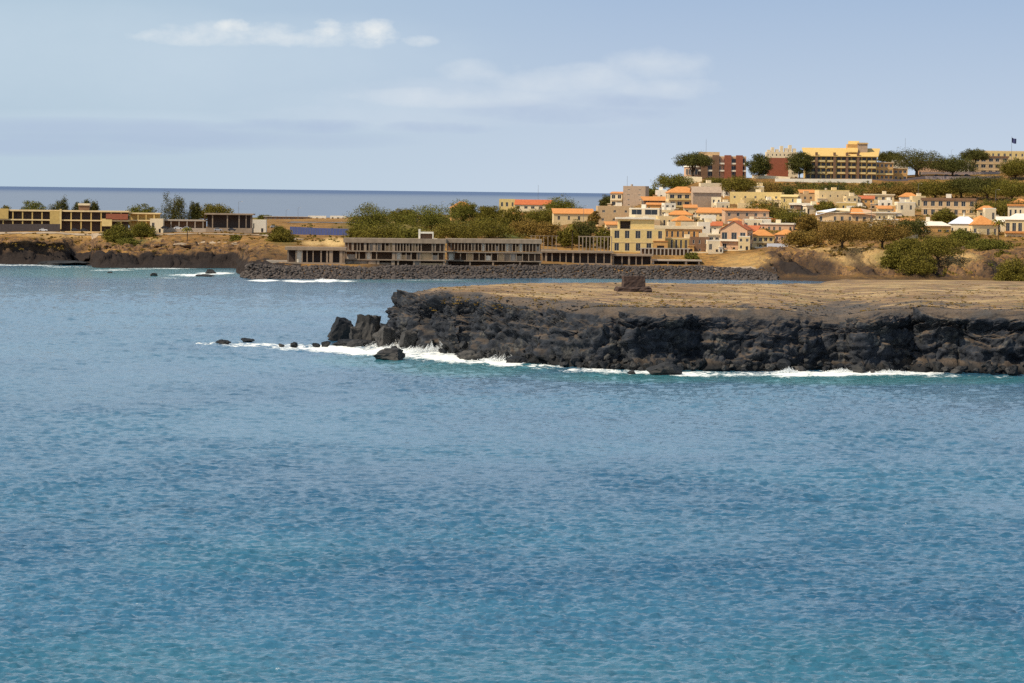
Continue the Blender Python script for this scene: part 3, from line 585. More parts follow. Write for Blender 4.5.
def tree(px, w, yt, yb, kind, leaf, label, D=None, name=None, group='trees around the town'):
    g = ground(px, yb) if D is None else Vector(((px-512)/F*D, D, 0)); g.z = gz(g.x, g.y); k = g.y/F
    W = w*k; ztop = at(px, yt, g.y).z; Hh = max(1.2, ztop-g.z); r = np.random.default_rng(int(px*13+yb*7))
    cb = {'umbrella': .34 if group == gH else .16, 'round': .12 if group == gH else .04, 'spiky': .06, 'bush': 0}[kind]*Hh
    if kind == 'umbrella' and Hh > W*.6: cb = Hh-W*.42
    ch = Hh-cb; vol = W*W*ch; n = int(np.clip(vol/6, 36, 190)) if kind != 'spiky' else int(np.clip(vol/3, 150, 330))
    name = name or {'umbrella': 'acacia_tree', 'round': 'broadleaf_tree', 'spiky': 'casuarina_tree', 'bush': 'bush'}[kind]
    root = thing(name, label, 'bush' if kind == 'bush' else 'tree', g, 0, group)
    W *= 1.22 if kind == 'umbrella' and group == gH else 1.1 if kind == 'umbrella' else 1; q = crown_pts(kind, W*1.0, ch*.88, r, int(n*1.25) if group == gH else n); q[:, 2] += cb
    sp = np.full((len(q), 1), (.11*W+.45) if kind != 'spiky' else .10*W+.45)*r.uniform(.7, 1.25, (len(q), 1))
    V = leaves(q, 58 if kind != 'spiky' else 30, .27 if kind != 'spiky' else .24, sp, r, .62 if kind != 'spiky' else 1.5)
    # clip below ground on slopes
    link('crown', npmesh('crown', V, np.arange(len(V)).reshape(-1, 4), [leaf]), root)
    mb = MB(); rr = max(.12, W*.022)
    if kind != 'bush':
        tp = cb+ch*(.25 if kind != 'spiky' else .8); lean = r.uniform(-.05, .05)*Hh
        mb.tube([(0, 0, -1.5), (lean*.3, 0, tp*.35), (lean, lean*.4, tp)], [rr*1.4, rr, rr*.6], 'bark')
        for _ in range(5 if kind != 'spiky' else 2):
            a = r.uniform(0, 6.28); R_ = W*.30; mb.tube([(lean*.3, 0, tp*.35+_*.1), (R_*.5*math.cos(a), R_*.5*math.sin(a), cb+ch*.15), (R_*math.cos(a), R_*math.sin(a), cb+ch*.45)], [rr*.7, rr*.45, rr*.2], 'bark', 5)
    else:
        for _ in range(5):
            a = r.uniform(0, 6.28); mb.tube([(0, 0, -.6), (W*.14*math.cos(a), W*.14*math.sin(a), Hh*.35), (W*.28*math.cos(a), W*.28*math.sin(a), Hh*.7)], [.12, .08, .03], 'bark', 4)
    mb.build('trunk' if kind != 'bush' else 'stem', root); TREES.append(root); return root
U, R, S, B = 'umbrella', 'round', 'spiky', 'bush'
LG, LO, LB, LD = 'leaf_green', 'leaf_olive', 'leaf_brown', 'leaf_dark'
gH = 'trees along the hilltop'; gA = 'trees behind the yellow colonnade'; gM = 'trees of the grove behind the concrete shell building'; gT = 'trees among the hillside houses'; gH = 'trees along the hilltop'; gC = 'bushes on the cliffs and gardens'
for t in [
 (2,20,202,0,R,LO,'round olive tree cut by the left edge of the view',1850,gA),
 (33,32,198,0,R,LG,'round green tree first from the left behind the yellow colonnade',1860,gA),
 (59,24,193,0,S,LD,'dark feathery tree behind the orange wall block',1855,gA),
 (80,20,194,0,S,LD,'dark feathery tree behind the small rooftop hut of the colonnade',1860,gA),
 (95,17,194,0,S,LD,'upright feathery tree right of the rooftop hut',1865,gA),
 (138,30,199,0,R,LG,'rounded green tree alone behind the right end of the colonnade',1860,gA),
 (173,34,190,0,S,LD,'tallest dark feathery tree, left of the glass pavilion',1870,gA),
 (193,16,196,0,S,LD,'thin spiky tree beside the tallest feathery tree',1875,gA),
 (211,34,203,0,U,LO,'wide flat olive tree behind the glass pavilion',1890,gA),
 (118,30,222,243,B,LO,'large olive bush in front of the colonnade right end',None,gC),
 (143,28,221,236,B,LO,'olive bush right of the large bush by the colonnade',None,gC),
 (128,22,238,245,B,LG,'low bright green bush on the slope under the olive bushes',None,gC),
 (281,26,225,242,B,LO,'rounded bush left of the blue panel fence',None,gC),
 (236,14,234,242,B,LG,'small green shrub in front of the glass pavilion',None,gC),
 (253,22,226,231,B,LG,'low hedge bush under the white hut',None,gC),
 (265,16,215,219,B,LG,'small green bush above the white hut on the ridge',None,gC),
 (372,50,204,230,U,LG,'broad green acacia at the left end of the grove',None,gM),
 (403,28,208,224,R,LO,'small olive tree between the two broad left acacias',None,gM),
 (430,52,201,229,U,LG,'broad acacia above the white rooftop frame',None,gM),
 (464,30,198,222,R,LG,'tall round tree behind the orange hip roof house',None,gM),
 (489,26,203,224,R,LO,'rounded olive tree left of the yellow house',None,gM),
 (511,28,206,230,R,LO,'bushy tree in front of the yellow house',None,gM),
 (540,34,206,226,U,LO,'olive tree in front of the terracotta roof house',None,gM),
 (563,36,195,216,U,LG,'bright green umbrella tree right of the terracotta roof house',None,gM),
 (360,30,222,241,B,LO,'olive bush at the right end of the blue panel fence',None,gC),
 (385,46,224,242,U,LO,'low olive tree above the left part of the concrete shell',None,gM),
 (412,40,226,243,B,LG,'green bush mass left of the white rooftop frame',None,gC),
 (456,44,219,242,U,LO,'low spreading tree right of the white rooftop frame',None,gM),
 (488,44,216,238,U,LO,'low spreading tree over the white garden block',None,gM),
 (528,40,217,236,U,LB,'brownish tree under the long orange roof',None,gM),
 (550,26,222,246,R,LB,'brown tree at the right end of the concrete shell',None,gM),
 (583,30,218,247,R,LD,'dark dense tree left of the yellow villa',None,gT),
 (604,18,226,249,R,LO,'small tree touching the left wall of the yellow villa',None,gT),
 (568,20,226,248,R,LO,'olive tree before the beige house left of the villa',None,gT),
 (594,12,208,228,R,LB,'thin bare brown tree left of the beige block',None,gT),
 (606,17,193,209,R,LD,'dark tree just left of the beige tower block',2050,gT),
 (651,16,187,199,R,LG,'small green tree right of the beige tower block',2060,gT),
 (672,36,173,191,U,LG,'green acacia on the skyline left of the pink hotel',2100,gT),
 (691,32,151,178,U,LD,'tall umbrella tree on the skyline beside the pink hotel',2130,gH),
 (711,20,153,168,R,LO,'pale crown standing behind the left of the pink hotel',2190,gH),
 (757,25,153,178,R,LD,'dense round tree between the pink hotel and the brown wall',2118,gH),
 (797,26,148,179,R,LD,'dark tree touching the left end of the yellow hotel',2118,gH),
 (887,22,151,172,U,LD,'dark tree behind the right roof of the yellow hotel',2230,gH),
 (716,28,177,189,B,LO,'olive bush under the round arched wing of the pink hotel',None,gC),
 (738,34,175,199,U,LO,'spreading tree below the pink hotel',None,gT),
 (764,34,179,198,U,LB,'brownish tree below the brown wall',None,gT),
 (766,44,198,222,U,LO,'wide tree in the gap below the yellow long house',None,gT),
 (792,38,209,226,U,LO,'wide dark tree left of the blue white roof house',None,gT),
 (808,22,214,232,R,LB,'brown tree beside the blue white roof house',None,gT),
 (826,22,201,215,R,LO,'round tree above the blue white roof house',None,gT),
 (842,50,218,249,U,LB,'large brown green acacia before the blue white roof house',None,gT),
 (882,50,217,249,U,LB,'large acacia at the cliff edge, right of its twin',None,gT),
 (803,34,229,248,U,LB,'low brownish tree behind the blank garden wall',None,gT),
 (908,36,217,237,U,LD,'dark tree below the white house with the arch',None,gT),
 (944,24,208,226,R,LO,'round tree in front of the beige arcaded block',None,gT),
 (905,30,238,262,U,LO,'big bush tree at the cliff edge, left of the parking cars',None,gC),
 (938,46,234,266,U,LO,'largest olive tree spilling over the cliff by the parking',None,gC),
 (917,40,246,274,B,LO,'bush mass hanging down the cliff below the largest olive tree',None,gC),
 (962,32,226,247,B,LG,'green hedge bush before the white domed roof',None,gC),
 (988,42,238,250,B,LG,'long green hedge behind the parked cars',None,gC),
 (990,16,261,271,B,LG,'small bush on the ochre slope under the parking',None,gC),
 (1014,38,254,281,B,LO,'large bush at the right edge below the parking',None,gC),
 (893,24,246,268,B,LO,'bush on the cliff edge left of the bush mass',None,gC),
 (914,50,148,178,U,LD,'widest umbrella tree right of the yellow hotel',2150,gH),
 (950,38,155,171,U,LD,'low flat umbrella crown over the white hall',2150,gH),
 (971,22,149,164,U,LD,'small umbrella crown before the long pale block',2185,gH),
 (1013,34,157,178,R,LO,'round tree at the right edge under the flag',2140,gH),
 (935,34,180,200,U,LO,'tree below the terrace wall right of the umbrella tree',None,gH),
 (961,34,176,199,U,LD,'dark tree below the row of hilltop cars',None,gH),
 (987,40,174,200,U,LD,'broad dark tree below the terrace wall',None,gH),
 (1012,40,178,202,U,LO,'broad olive tree at the right edge below the terrace',None,gH),
 (988,40,198,218,U,LO,'wide tree behind the orange hip roof on the right',None,gT),
 (1014,34,197,216,U,LO,'wide tree behind the house at the right edge',None,gT),
 (905,24,184,200,U,LB,'brown tree under the shaded end of the long wall',None,gT),
 (785,20,186,198,B,LD,'dark scrub clump under the left of the long wall',None,gC),
 (832,30,184,193,B,LD,'dark scrub clump under the middle of the long wall',None,gC),
 (880,30,186,198,B,LB,'brown scrub clump under the right of the long wall',None,gC),
 (692,14,251,259,B,LG,'small green shrub above the low shore wall',None,gC),
 (641,10,246,252,B,LG,'tiny shrub before the yellow villa',None,gC),
 (725,20,206,212,B,LB,'brown shrub above the flat pink roof',None,gC),
 (710,16,196,206,R,LB,'brown tree left of the small yellow house',None,gT),
 (858,24,206,216,R,LB,'brown tree above the right orange roof panel',None,gT),
 (1003,16,250,258,B,LO,'bush between the parked white cars',None,gC)]:
    tree(t[0], t[1], t[2], t[3], t[4], t[5], t[6], D=t[7], group=t[8])
def tufts():
    r = np.random.default_rng(12); Q = []; SP = []
    for _ in range(900):
        px = r.uniform(430, 1060); y_ = r.uniform(284, 312)
        if fbm(np.array([px/30]), np.array([y_/5]), 0, 3, 9)[0] < -.05: continue
        p_ = plateau(px, y_)
        if p_.z < 4 or p_.y > 1500: continue
        Q.append(tuple(p_+Vector((0, 0, .12)))); SP.append([r.uniform(.35, .9)])
    V = leaves(np.array(Q), 16, .13, np.array(SP), r, .28)
    tag(link('dry_tufts', npmesh('dry_tufts', V, np.arange(len(V)).reshape(-1, 4), ['leaf_brown'])), 'dry grass tufts dotted over the flat top of the headland', 'grass', kind='stuff')
tufts()
# tethered young tree and palm
def palm(px, yt, yb, w, label, D=None):
    g = ground(px, yb); k = g.y/F; Hh = at(px, yt, g.y).z-g.z; R_ = w*k/2; root = thing('palm_tree', label, 'tree', g, 0, 'trees around the town')
    mb = MB(); mb.tube([(0,0,-1),(.15,0,Hh*.4),(.1,0,Hh*.75)], [.28,.22,.18], 'bark'); mb.build('trunk', root)
    mb = MB()
    for i in range(22):
        a = i*2.4; up = .2+.75*random.random(); pts = []
        for j in range(6): t = j/5; pts.append(Vector((R_*t*math.cos(a), R_*t*math.sin(a), Hh*.74+Hh*.30*(up*math.sin(t*2.4)-.6*t*t))))
        sd_ = Vector((-math.sin(a), math.cos(a), 0)); V = []
        for j, q in enumerate(pts): ww = .45*math.sin(.3+j/5*2.6); V += [q-sd_*ww-Vector((0,0,ww*.4)), q, q+sd_*ww-Vector((0,0,ww*.4))]
        mb.poly(V, [(j*3+c, j*3+c+1, j*3+c+4, j*3+c+3) for j in range(5) for c in (0, 1)], 'leaf_olive')
    mb.build('crown', root)
palm(998, 218, 242, 16, 'palm tree with drooping fronds right of the orange hip roof house')
palm(187, 226, 244, 13, 'young pale green palm on the dry slope before the glass pavilion')
palm(572, 222, 250, 12, 'slim palm left of the yellow villa beside the dark dense tree')
# scrub, counted by nobody
def scrub(name, label, boxes, leaf, seed):
    r = np.random.default_rng(seed); Q = []; SP = []
    for (x0, x1, y0, y1, n, s) in boxes:
        for _ in range(n):
            px, y = r.uniform(x0, x1), r.uniform(y0, y1); g = ground(px, y)
            if g.z < 2.5 or g.y > 2900: continue
            ss = s*r.uniform(.5, 1.4)
            for _ in range(4): Q.append((g.x+r.normal()*ss*.8, g.y+r.normal()*ss*.8, g.z+ss*r.uniform(.1, .7))); SP.append([ss*.75])
    V = leaves(np.array(Q), 12, .3, np.array(SP), r, .7)
    tag(link(name, npmesh(name, V, np.arange(len(V)).reshape(-1, 4), [leaf])), label, 'scrub', kind='stuff')
scrub('green_scrub', 'olive scrub and low bushes covering the slopes between the houses', [(730,1030,185,198,420,2.1),(350,560,214,238,330,1.9),(100,160,228,246,60,.9),(600,1030,198,248,300,1.6),(890,1030,240,277,190,1.3),(255,360,224,242,60,1.0),(1030,1200,180,250,120,2)], LO, 5)
scrub('dry_scrub', 'brown dry scrub scattered over slopes, cliff edges and gardens', [(730,1030,186,200,320,1.8),(560,800,205,250,200,1.2),(0,340,232,252,200,.6),(760,900,247,256,70,.8),(420,560,212,240,160,1.6),(780,1010,218,250,240,1.5)], LB, 6)
scrub('dark_scrub', 'dark green shrubs below the hilltop wall', [(740,1030,184,196,330,1.9),(560,620,222,250,40,1.2),(350,560,210,226,90,1.6)], LD, 8)
# ---------------------------------------------------------------- buildings
def facade(mb, w, h, ops, m, M, t=.35):
    """a wall of width w, height h standing on z 0 with openings (x0,x1,z0,z1) cut through, built of butting blocks"""
    xs = sorted({0, w, *[round(v, 3) for o in ops for v in o[:2]]}); zs = sorted({0, h, *[round(v, 3) for o in ops for v in o[2:4]]})
    xs = [v for v in xs if 0 <= v <= w]; zs = [v for v in zs if 0 <= v <= h]
    for j in range(len(zs)-1):
        run = None
        for i in range(len(xs)-1):
            cx, cz = (xs[i]+xs[i+1])/2, (zs[j]+zs[j+1])/2; hole = any(o[0] < cx < o[1] and o[2] < cz < o[3] for o in ops)
            if hole:
                if run is not None: mb.box(run, xs[i], 0, t, zs[j], zs[j+1], m, M); run = None
            elif run is None: run = xs[i]
        if run is not None: mb.box(run, w, 0, t, zs[j], zs[j+1], m, M)
WC = {}
def window(parent, x, y, z, w, h, rz=0, frame='frame_white', name='window', dark=False):
    """frame and recessed glass"""
    k = (round(w, 1), round(h, 1), frame, name); 
    if k not in WC:
        mb = MB(); f = .1
        mb.box(0, w, .18, .22, 0, h, 'glass')
        for a in ((0, f, 0, h), (w-f, w, 0, h), (f, w-f, 0, f), (f, w-f, h-f, h)): mb.box(a[0], a[1], .06, .16, a[2], a[3], frame)
        if w > 1.2: mb.box(w/2-.04, w/2+.04, .08, .15, f, h-f, frame)
        o = mb.build(name, parent); WC[k] = o.data
    else: o = link(name, WC[k], parent)
    o.location = (x, y, z); o.rotation_euler = (0, 0, rz); return o
def roof(root, kind, w, d, z, rh, m, over=.5, name='roof', wall='cream_wall', lab=None):
    mb = MB(); x0, x1, y0, y1 = -w/2-over, w/2+over, -over, d+over; t = .22
    if kind == 'flat':
        p = .25; mb.box(x0+over, x1-over, 0, d, z, z+.15, m)
        for a in ((x0+over, x1-over, 0, p), (x0+over, x1-over, d-p, d), (x0+over, x0+over+p, p, d-p), (x1-over-p, x1-over, p, d-p)): mb.box(*a, z+.15, z+max(.5, rh), m)
    elif kind == 'slab': mb.box(x0, x1, y0, y1, z, z+max(.3, rh), m)
    elif kind == 'gable_front':        # ridge runs away from the viewer: left and right slopes
        mb.prism([(x0, z), (0, z+rh), (x1, z), (x1, z-t), (0, z+rh-t), (x0, z-t)], y0, y1, m)
        mb.prism([(-w/2, z-t), (0, z+rh-t-.02), (w/2, z-t)], .1, d-.1, wall)
    elif kind == 'gable_side':
        mb.prism([(y0, z), (d/2, z+rh), (y1, z), (y1, z-t), (d/2, z+rh-t), (y0, z-t)], x0, x1, m, 'x')
        mb.prism([(0, z-t), (d/2, z+rh-t-.02), (d, z-t)], -w/2+.1, w/2-.1, wall, 'x')
    elif kind == 'shed':               # low at the front, high at the back
        mb.prism([(y0, z), (y1, z+rh), (y1, z+rh-t), (y0, z-t)], x0, x1, m, 'x')
        mb.prism([(0, z-t), (d, z+rh-t-.05), (d, z-t)], -w/2+.1, w/2-.1, wall, 'x')
    elif kind == 'hip':
        e = min(w, d)*.5; r0, r1 = (x0+e, x1-e) if w >= d else (0, 0); c0, c1 = (d/2, d/2) if w >= d else (y0+e, y1-e)
        pts = [(x0,y0,z),(x1,y0,z),(x1,y1,z),(x0,y1,z),(r0,c0,z+rh),(r1,c0 if w >= d else c1,z+rh),(x0,y0,z-t),(x1,y0,z-t),(x1,y1,z-t),(x0,y1,z-t)]
        if w >= d: fs = [(0,1,5,4),(1,2,5),(2,3,4,5),(3,0,4)]
        else: fs = [(0,1,4),(1,2,5,4),(2,3,5),(3,0,4,5)]
        mb.poly(pts, fs+[(9,8,7,6),(0,6,7,1),(1,7,8,2),(2,8,9,3),(3,9,6,0)], m)
    return mb.build(name, root, lab)
def house(name, label, px0, px1, yt, yb, wall='cream_wall', rk='flat', rm=None, rp=2, fl=2, bays=3, depth=None, yaw=0, D=None, balc=(), group='hillside houses', cat='house', wf=.42, hf=.45, ledge=None, side=1, ch=0, door=1, frame='frame_white', veranda=None, tank=0, lab2=None):
    c = (px0+px1)/2
    if yaw == 0 and group in (gU, gMi, gLo): yaw = random.Random(int(px0*3+yb)).uniform(-.24, .2)
    g = ground(c, yb) if D is None else Vector(((c-512)/F*D, D, 0))
    if D is not None: g = Vector(at(c, yb, D)); gnd = gz(g.x, g.y); g.z = min(g.z, gnd) if True else gnd
    k = g.y/F; Wd = (px1-px0)*k/ (math.cos(yaw)+.35*abs(math.sin(yaw))); ztop = at(c, yt, g.y).z
    rh = rp*k; Ht = max(2.2, ztop-g.z-rh); d = depth or min(14, max(6, Wd*.7)); n = max(1, fl)
    fnd = 0
    for a, b in ((-Wd/2, 0), (Wd/2, 0), (-Wd/2, d), (Wd/2, d)):
        fnd = max(fnd, g.z-gz(g.x+a, g.y+b))
    fnd += .8
    root = thing(name, label, cat, g, yaw, group)
    def openings(w, nb, with_door):
        o = []; fh = Ht/n
        if fh < 1.6 or nb == 0: return o
        for f in range(n):
            for b in range(nb):
                bw = w/nb; ww = bw*wf*random.uniform(.85, 1.15); hh = fh*hf; cx = bw*(b+.5)+random.uniform(-.05, .05)*bw; z0 = f*fh+fh*.32
                if f in balc: z0 = f*fh+fh*.12; hh = fh*.66; ww = bw*.62
                o.append([cx-ww/2, cx+ww/2, z0, z0+hh, 'window'])
        if with_door and o:
            q = o[random.randrange(nb)]; q[2] = .12; q[3] = min(fh*.78, 2.3); q[4] = 'door'; c_ = (q[0]+q[1])/2; q[0] = c_-.6; q[1] = c_+.6
        return o
    mb = MB(); of = openings(Wd, bays, door); nbs = max(1, int(d/5)) if side else 0; os_ = openings(d, nbs, False)
    sw = lab2 or wall
    facade(mb, Wd, Ht, of, wall, Matrix.Translation((-Wd/2, 0, 0)))
    ML = Matrix.Translation((-Wd/2, d-.35, 0)) @ Matrix.Rotation(-math.pi/2, 4, 'Z'); MR = Matrix.Translation((Wd/2, .35, 0)) @ Matrix.Rotation(math.pi/2, 4, 'Z')
    dd = d-.7; os_ = [[a*dd/d, b*dd/d, z0, z1, t] for a, b, z0, z1, t in os_]
    facade(mb, dd, Ht, os_, wall, ML); facade(mb, dd, Ht, os_, wall, MR)
    mb.box(-Wd/2, Wd/2, d-.35, d, 0, Ht, wall); mb.box(-Wd/2, Wd/2, 0, d, -fnd, -.003, wall)
    mb.box(-Wd/2+.35, Wd/2-.35, 1.6, 1.7, .02, Ht-.02, 'inside_shade')
    if n > 1 and ledge:
        for f in range(1, n): mb.box(-Wd/2-.12, Wd/2+.12, -.12, -.003, f*Ht/n-.12, f*Ht/n+.12, ledge)
    mb.build('wall', root)
    for a, b, z0, z1, t in of:
        if t == 'door': window(root, -Wd/2+a, 0, z0, b-a, z1-z0, 0, 'wood', 'door')
        else: window(root, -Wd/2+a, 0, z0, b-a, z1-z0, 0, frame)
    for a, b, z0, z1, t in os_:
        window(root, Wd/2, .35+a, z0, b-a, z1-z0, math.pi/2, frame); window(root, -Wd/2, d-.35-a, z0, b-a, z1-z0, -math.pi/2, frame)
    rf = roof(root, rk, Wd, d, Ht+(.24 if rk not in ('flat', 'slab') else .003), rh, rm or wall, .5 if rk != 'flat' else 0, wall=wall)
    for f in balc:
        mb = MB(); z = f*Ht/n; bd = 1.3
        mb.box(-Wd/2+.1, Wd/2-.1, -bd, -.13, z-.1, z+.1, ledge or wall); mb.box(-Wd/2+.1, Wd/2-.1, -bd, -bd+.12, z+.1, z+.9, ledge or wall)
        for s in (-1, 1): mb.box(s*(Wd/2-.16)-.06, s*(Wd/2-.16)+.06, -bd+.12, -.13, z+.1, z+.9, ledge or wall)
        mb.build('balcony', root)
    if veranda:
        vh, vd, vm = veranda; mb = MB(); mb.box(-Wd/2-.3, Wd/2+.3, -vd, -.003, vh, vh+.25, vm); mb.build('veranda_roof', root)
        for i in range(max(2, int(Wd/3.2)+1)):
            x = -Wd/2+.2+i*(Wd-.4)/max(1, int(Wd/3.2)); mb = MB(); mb.box(x-.13, x+.13, -vd+.15, -vd+.41, -fnd, vh-.003, 'pale_wall'); mb.build('column', root)
    if ch: mb = MB(); mb.box(Wd*.22, Wd*.22+.9, d*.4, d*.4+.9, Ht, Ht+rh+1.0, wall); mb.build('chimney', rf)
    if group in (gU, gMi, gLo) and D and Wd > 6:
        rr = random.Random(int(px0*7+yt)); s = rr.choice((-1, 1)); aw = Wd*rr.uniform(.24, .36); ah = Ht*rr.uniform(.42, .62); am = rr.choice(('cream_wall', 'pale_wall', 'ochre_wall', 'yellow_wall', 'white_wall', 'beige_wall', wall)); x0 = s*Wd/2-(aw if s > 0 else 0)+s*1.2; mb = MB(); fw = rr.uniform(2.2, 3.4)
        facade(mb, aw, ah, [[aw*.25, aw*.75, ah*.12, ah*.7]] if rr.random() < .75 else [], am, Matrix.Translation((x0, -fw, 0)))
        mb.box(x0, x0+aw, -fw+.36, -.16, -fnd, ah-.01, 'inside_shade'); mb.box(x0, x0+.3, -fw+.36, -.15, 0, ah, am); mb.box(x0+aw-.3, x0+aw, -fw+.36, -.15, 0, ah, am); mb.box(x0-.2, x0+aw+.2, -fw-.3, -.14, ah+.003, ah+.25, rr.choice(('orange_tile', 'white_wall', 'pale_wall', am))); mb.build('annex', root)
        tw = Wd*rr.uniform(1.0, 1.35); th = rr.uniform(.9, 1.7); mb = MB(); tx = rr.uniform(-.1, .1)*Wd; mb.box(tx-tw/2, tx+tw/2, -fw-2.6, -fw-2.35, -fnd-1.6, th, rr.choice(('pale_wall', 'cream_wall', 'beige_wall', 'ochre_wall', 'white_wall'))); mb.box(tx-tw/2, tx+tw/2, -fw-2.34, -fw-.31, -fnd-1.6, -.05, 'concrete'); mb.build('garden_terrace', root)
        if rk in ('flat', 'slab') and rr.random() < .75:
            q_ = rr.uniform(-.3, .15)*Wd; z_ = Ht+(.16 if rk == 'flat' else rh+.02); mb = MB(); mb.box(q_, q_+rr.uniform(2, 3.4), d*.35, d*.35+2.5, z_, z_+rr.uniform(1.6, 2.4), rr.choice(('white_wall', wall, 'pale_wall'))); mb.build('stair_hut', rf)
        if rr.random() < .4:
            q_ = rr.uniform(.0, .3)*Wd; mb = MB(); mb.tube([(q_, d*.3, Ht), (q_, d*.3, Ht+rh+rr.uniform(1.8, 3.5))], [.06, .04], 'metal_grey', 4); mb.build('aerial', rf)
    if tank: mb = MB(); mb.tube([(-Wd*.2, d*.5, Ht+.15), (-Wd*.2, d*.5, Ht+1.6)], [.75, .7], 'pale_concrete', 10); mb.build('water_tank', rf)
    return root, Wd, d, Ht, k
H = house
gU, gMi, gLo, gF = 'houses in the upper rows of the hillside', 'houses in the middle rows of the hillside', 'houses in the lowest row above the shore', 'houses in the grove behind the concrete shell'
# upper hillside
H('tower_block','bare grey beige tower block standing highest at the left end of the town',622,646,186,212,'grey_beige_wall','flat',None,1,5,2,10,-.25,group=gU,cat='building',wf=.2,hf=.2,tank=1,D=1960,side=0)
H('balcony_house','narrow pale house with orange roof against the left of the tower block',610,622.5,192,208,'pale_wall','shed','orange_tile',1.5,3,2,8,0,group=gU,balc=(1,2),D=1965)
H('apartment_block','wide beige block with small square windows below the tower block',597,631,206,240,'beige_wall','flat',None,1,4,3,12,0,group=gU,cat='building',wf=.22,hf=.30,D=1860)
H('terrace_house','house with two wide dark openings in a white frame under the tower block',628,660,208,226,'pale_wall','flat','white_wall',1,2,2,9,0,group=gU,balc=(),D=1820,wf=.78,hf=.62,door=0)
H('pergola_house','low house with two orange canopies right of the tower block',643,672,197,212,'brown_wall','shed','orange_tile',4,1,4,8,0,group=gU,wf=.6,hf=.7,D=1935)
H('cube_house','small white cube house on the skyline between two green trees',655,667,190,199,'white_wall','flat',None,1,1,1,6,0,group=gU,D=2020)
H('tiled_house','three storey house with yellow balconies under a broad orange roof',668,698,187,214,'cream_wall','hip','orange_tile',6,3,4,12,.1,group=gU,balc=(1,2),ledge='yellow_wall',D=1900)
H('gable_house','tall blank brownish gable house right of the broad orange roof',692,722,187,212,'grey_beige_wall','gable_side','grey_beige_wall',6,1,0,8,.15,group=gU,side=0,D=1895)
H('low_house','long low white house above the blank gable house',700,722.5,183,191,'pale_wall','flat',None,1,1,4,6,0,group=gU,D=2010)
H('small_house','little pale house with two windows left of the yellow long house',711,721,197,211,'pale_wall','flat',None,1,2,2,6,0,group=gU,D=1885)
H('long_house','long yellow house with flat roof below the spreading trees',728,783,192,209,'yellow_wall','flat',None,1,2,5,10,0,group=gU,wf=.2,hf=.3,D=1945)
H('small_house','small yellow house in front of the long yellow house',742,755,198,209,'yellow_wall','flat',None,1,1,2,6,.1,group=gU,D=1925)
H('gable_shed','yellow stepped house right of the long yellow house',780,797,195,212,'yellow_wall','shed','yellow_wall',2,2,2,8,-.2,group=gU,wf=.2,D=1930)
H('flat_house','beige flat house between the yellow stepped house and the cream block',796,820,194,208,'beige_wall','flat',None,1,2,4,8,0,group=gU,D=1955)
H('veranda_house','low house with bright white roof edge over a dark veranda',789,817,203,214,'brown_wall','slab','white_wall',2,1,5,8,0,group=gU,wf=.7,hf=.6,D=1905)
H('villa','largest cream block house with flat roof at the centre of the upper row',818,850,190,209,'cream_wall','flat','yellow_wall',1,2,4,12,.12,group=gU,wf=.18,hf=.25,tank=1,D=1945)
H('narrow_house','small pale green white house right of the largest cream block',849,861,195,209,'pale_wall','gable_front','pale_wall',3,2,2,8,0,group=gU,D=1935)
H('tiled_house','orange red roofed house right of the pale green white house',857,874,196,210,'ochre_wall','shed','red_tile',3,2,3,8,0,group=gU,D=1940)
H('flat_house','cream house with bright flat roof edge above the white cube',866,894,194,209,'cream_wall','slab','pale_wall',1.3,2,4,9,0,group=gU,D=1955)
H('cube_house','bright white cube house at the right end of the upper row',879,892,200,218,'white_wall','flat',None,1,2,2,8,0,group=gU,D=1895)
H('flat_house','ochre house between the bright white cube and the arch house',889,901,205,221,'ochre_wall','flat','pale_wall',1,2,2,8,0,group=gU,D=1885)
H('arch_house','tall white house with a dark arched window right of the ochre house',897,915,202,223,'pale_wall','flat','white_wall',1,2,2,9,0,group=gU,wf=.3,D=1880)
H('arcaded_block','beige block with bright white left corner and row of tall windows',920,976,198,226,'beige_wall','slab','brown_wall',2.5,3,7,12,0,group=gU,cat='building',ledge='pale_wall',wf=.5,hf=.6,D=1890)
# middle rows
H('tiled_house','low orange roofed house under the three storey balcony house',666,692,211,224,'cream_wall','hip','orange_tile',4,1,5,9,0,group=gMi,D=1825)
H('tiled_house','orange roofed house below the blank gable house',696,724,208,223,'cream_wall','shed','orange_tile',5,2,5,10,0,group=gMi,wf=.5,D=1830)
H('flat_house','pinkish house with flat orange roof in the middle of the slope',724,770,209,227,'pink_wall','shed','orange_tile',2,2,5,10,.12,group=gMi,wf=.3,D=1815)
H('garden_house','cream house hidden behind planters left of the white cube',668,700,222,234,'pale_wall','flat',None,1,1,6,8,0,group=gMi,D=1775,wf=.3)
H('white_cube','brightest white cube house with one dark window beside the red roof',698,710,222,241,'white_wall','flat',None,1,2,1,7,0,group=gMi,wf=.35,hf=.3,D=1735)
H('small_house','small house with red orange roof left of the red gable house',708,722,222,236,'pale_wall','shed','red_tile',4,1,3,7,0,group=gMi,D=1745)
H('low_house','long low house with white roof strip behind the orange verandas',760,794,223,234,'pink_wall','slab','white_wall',1.5,1,6,8,0,group=gMi,D=1775)
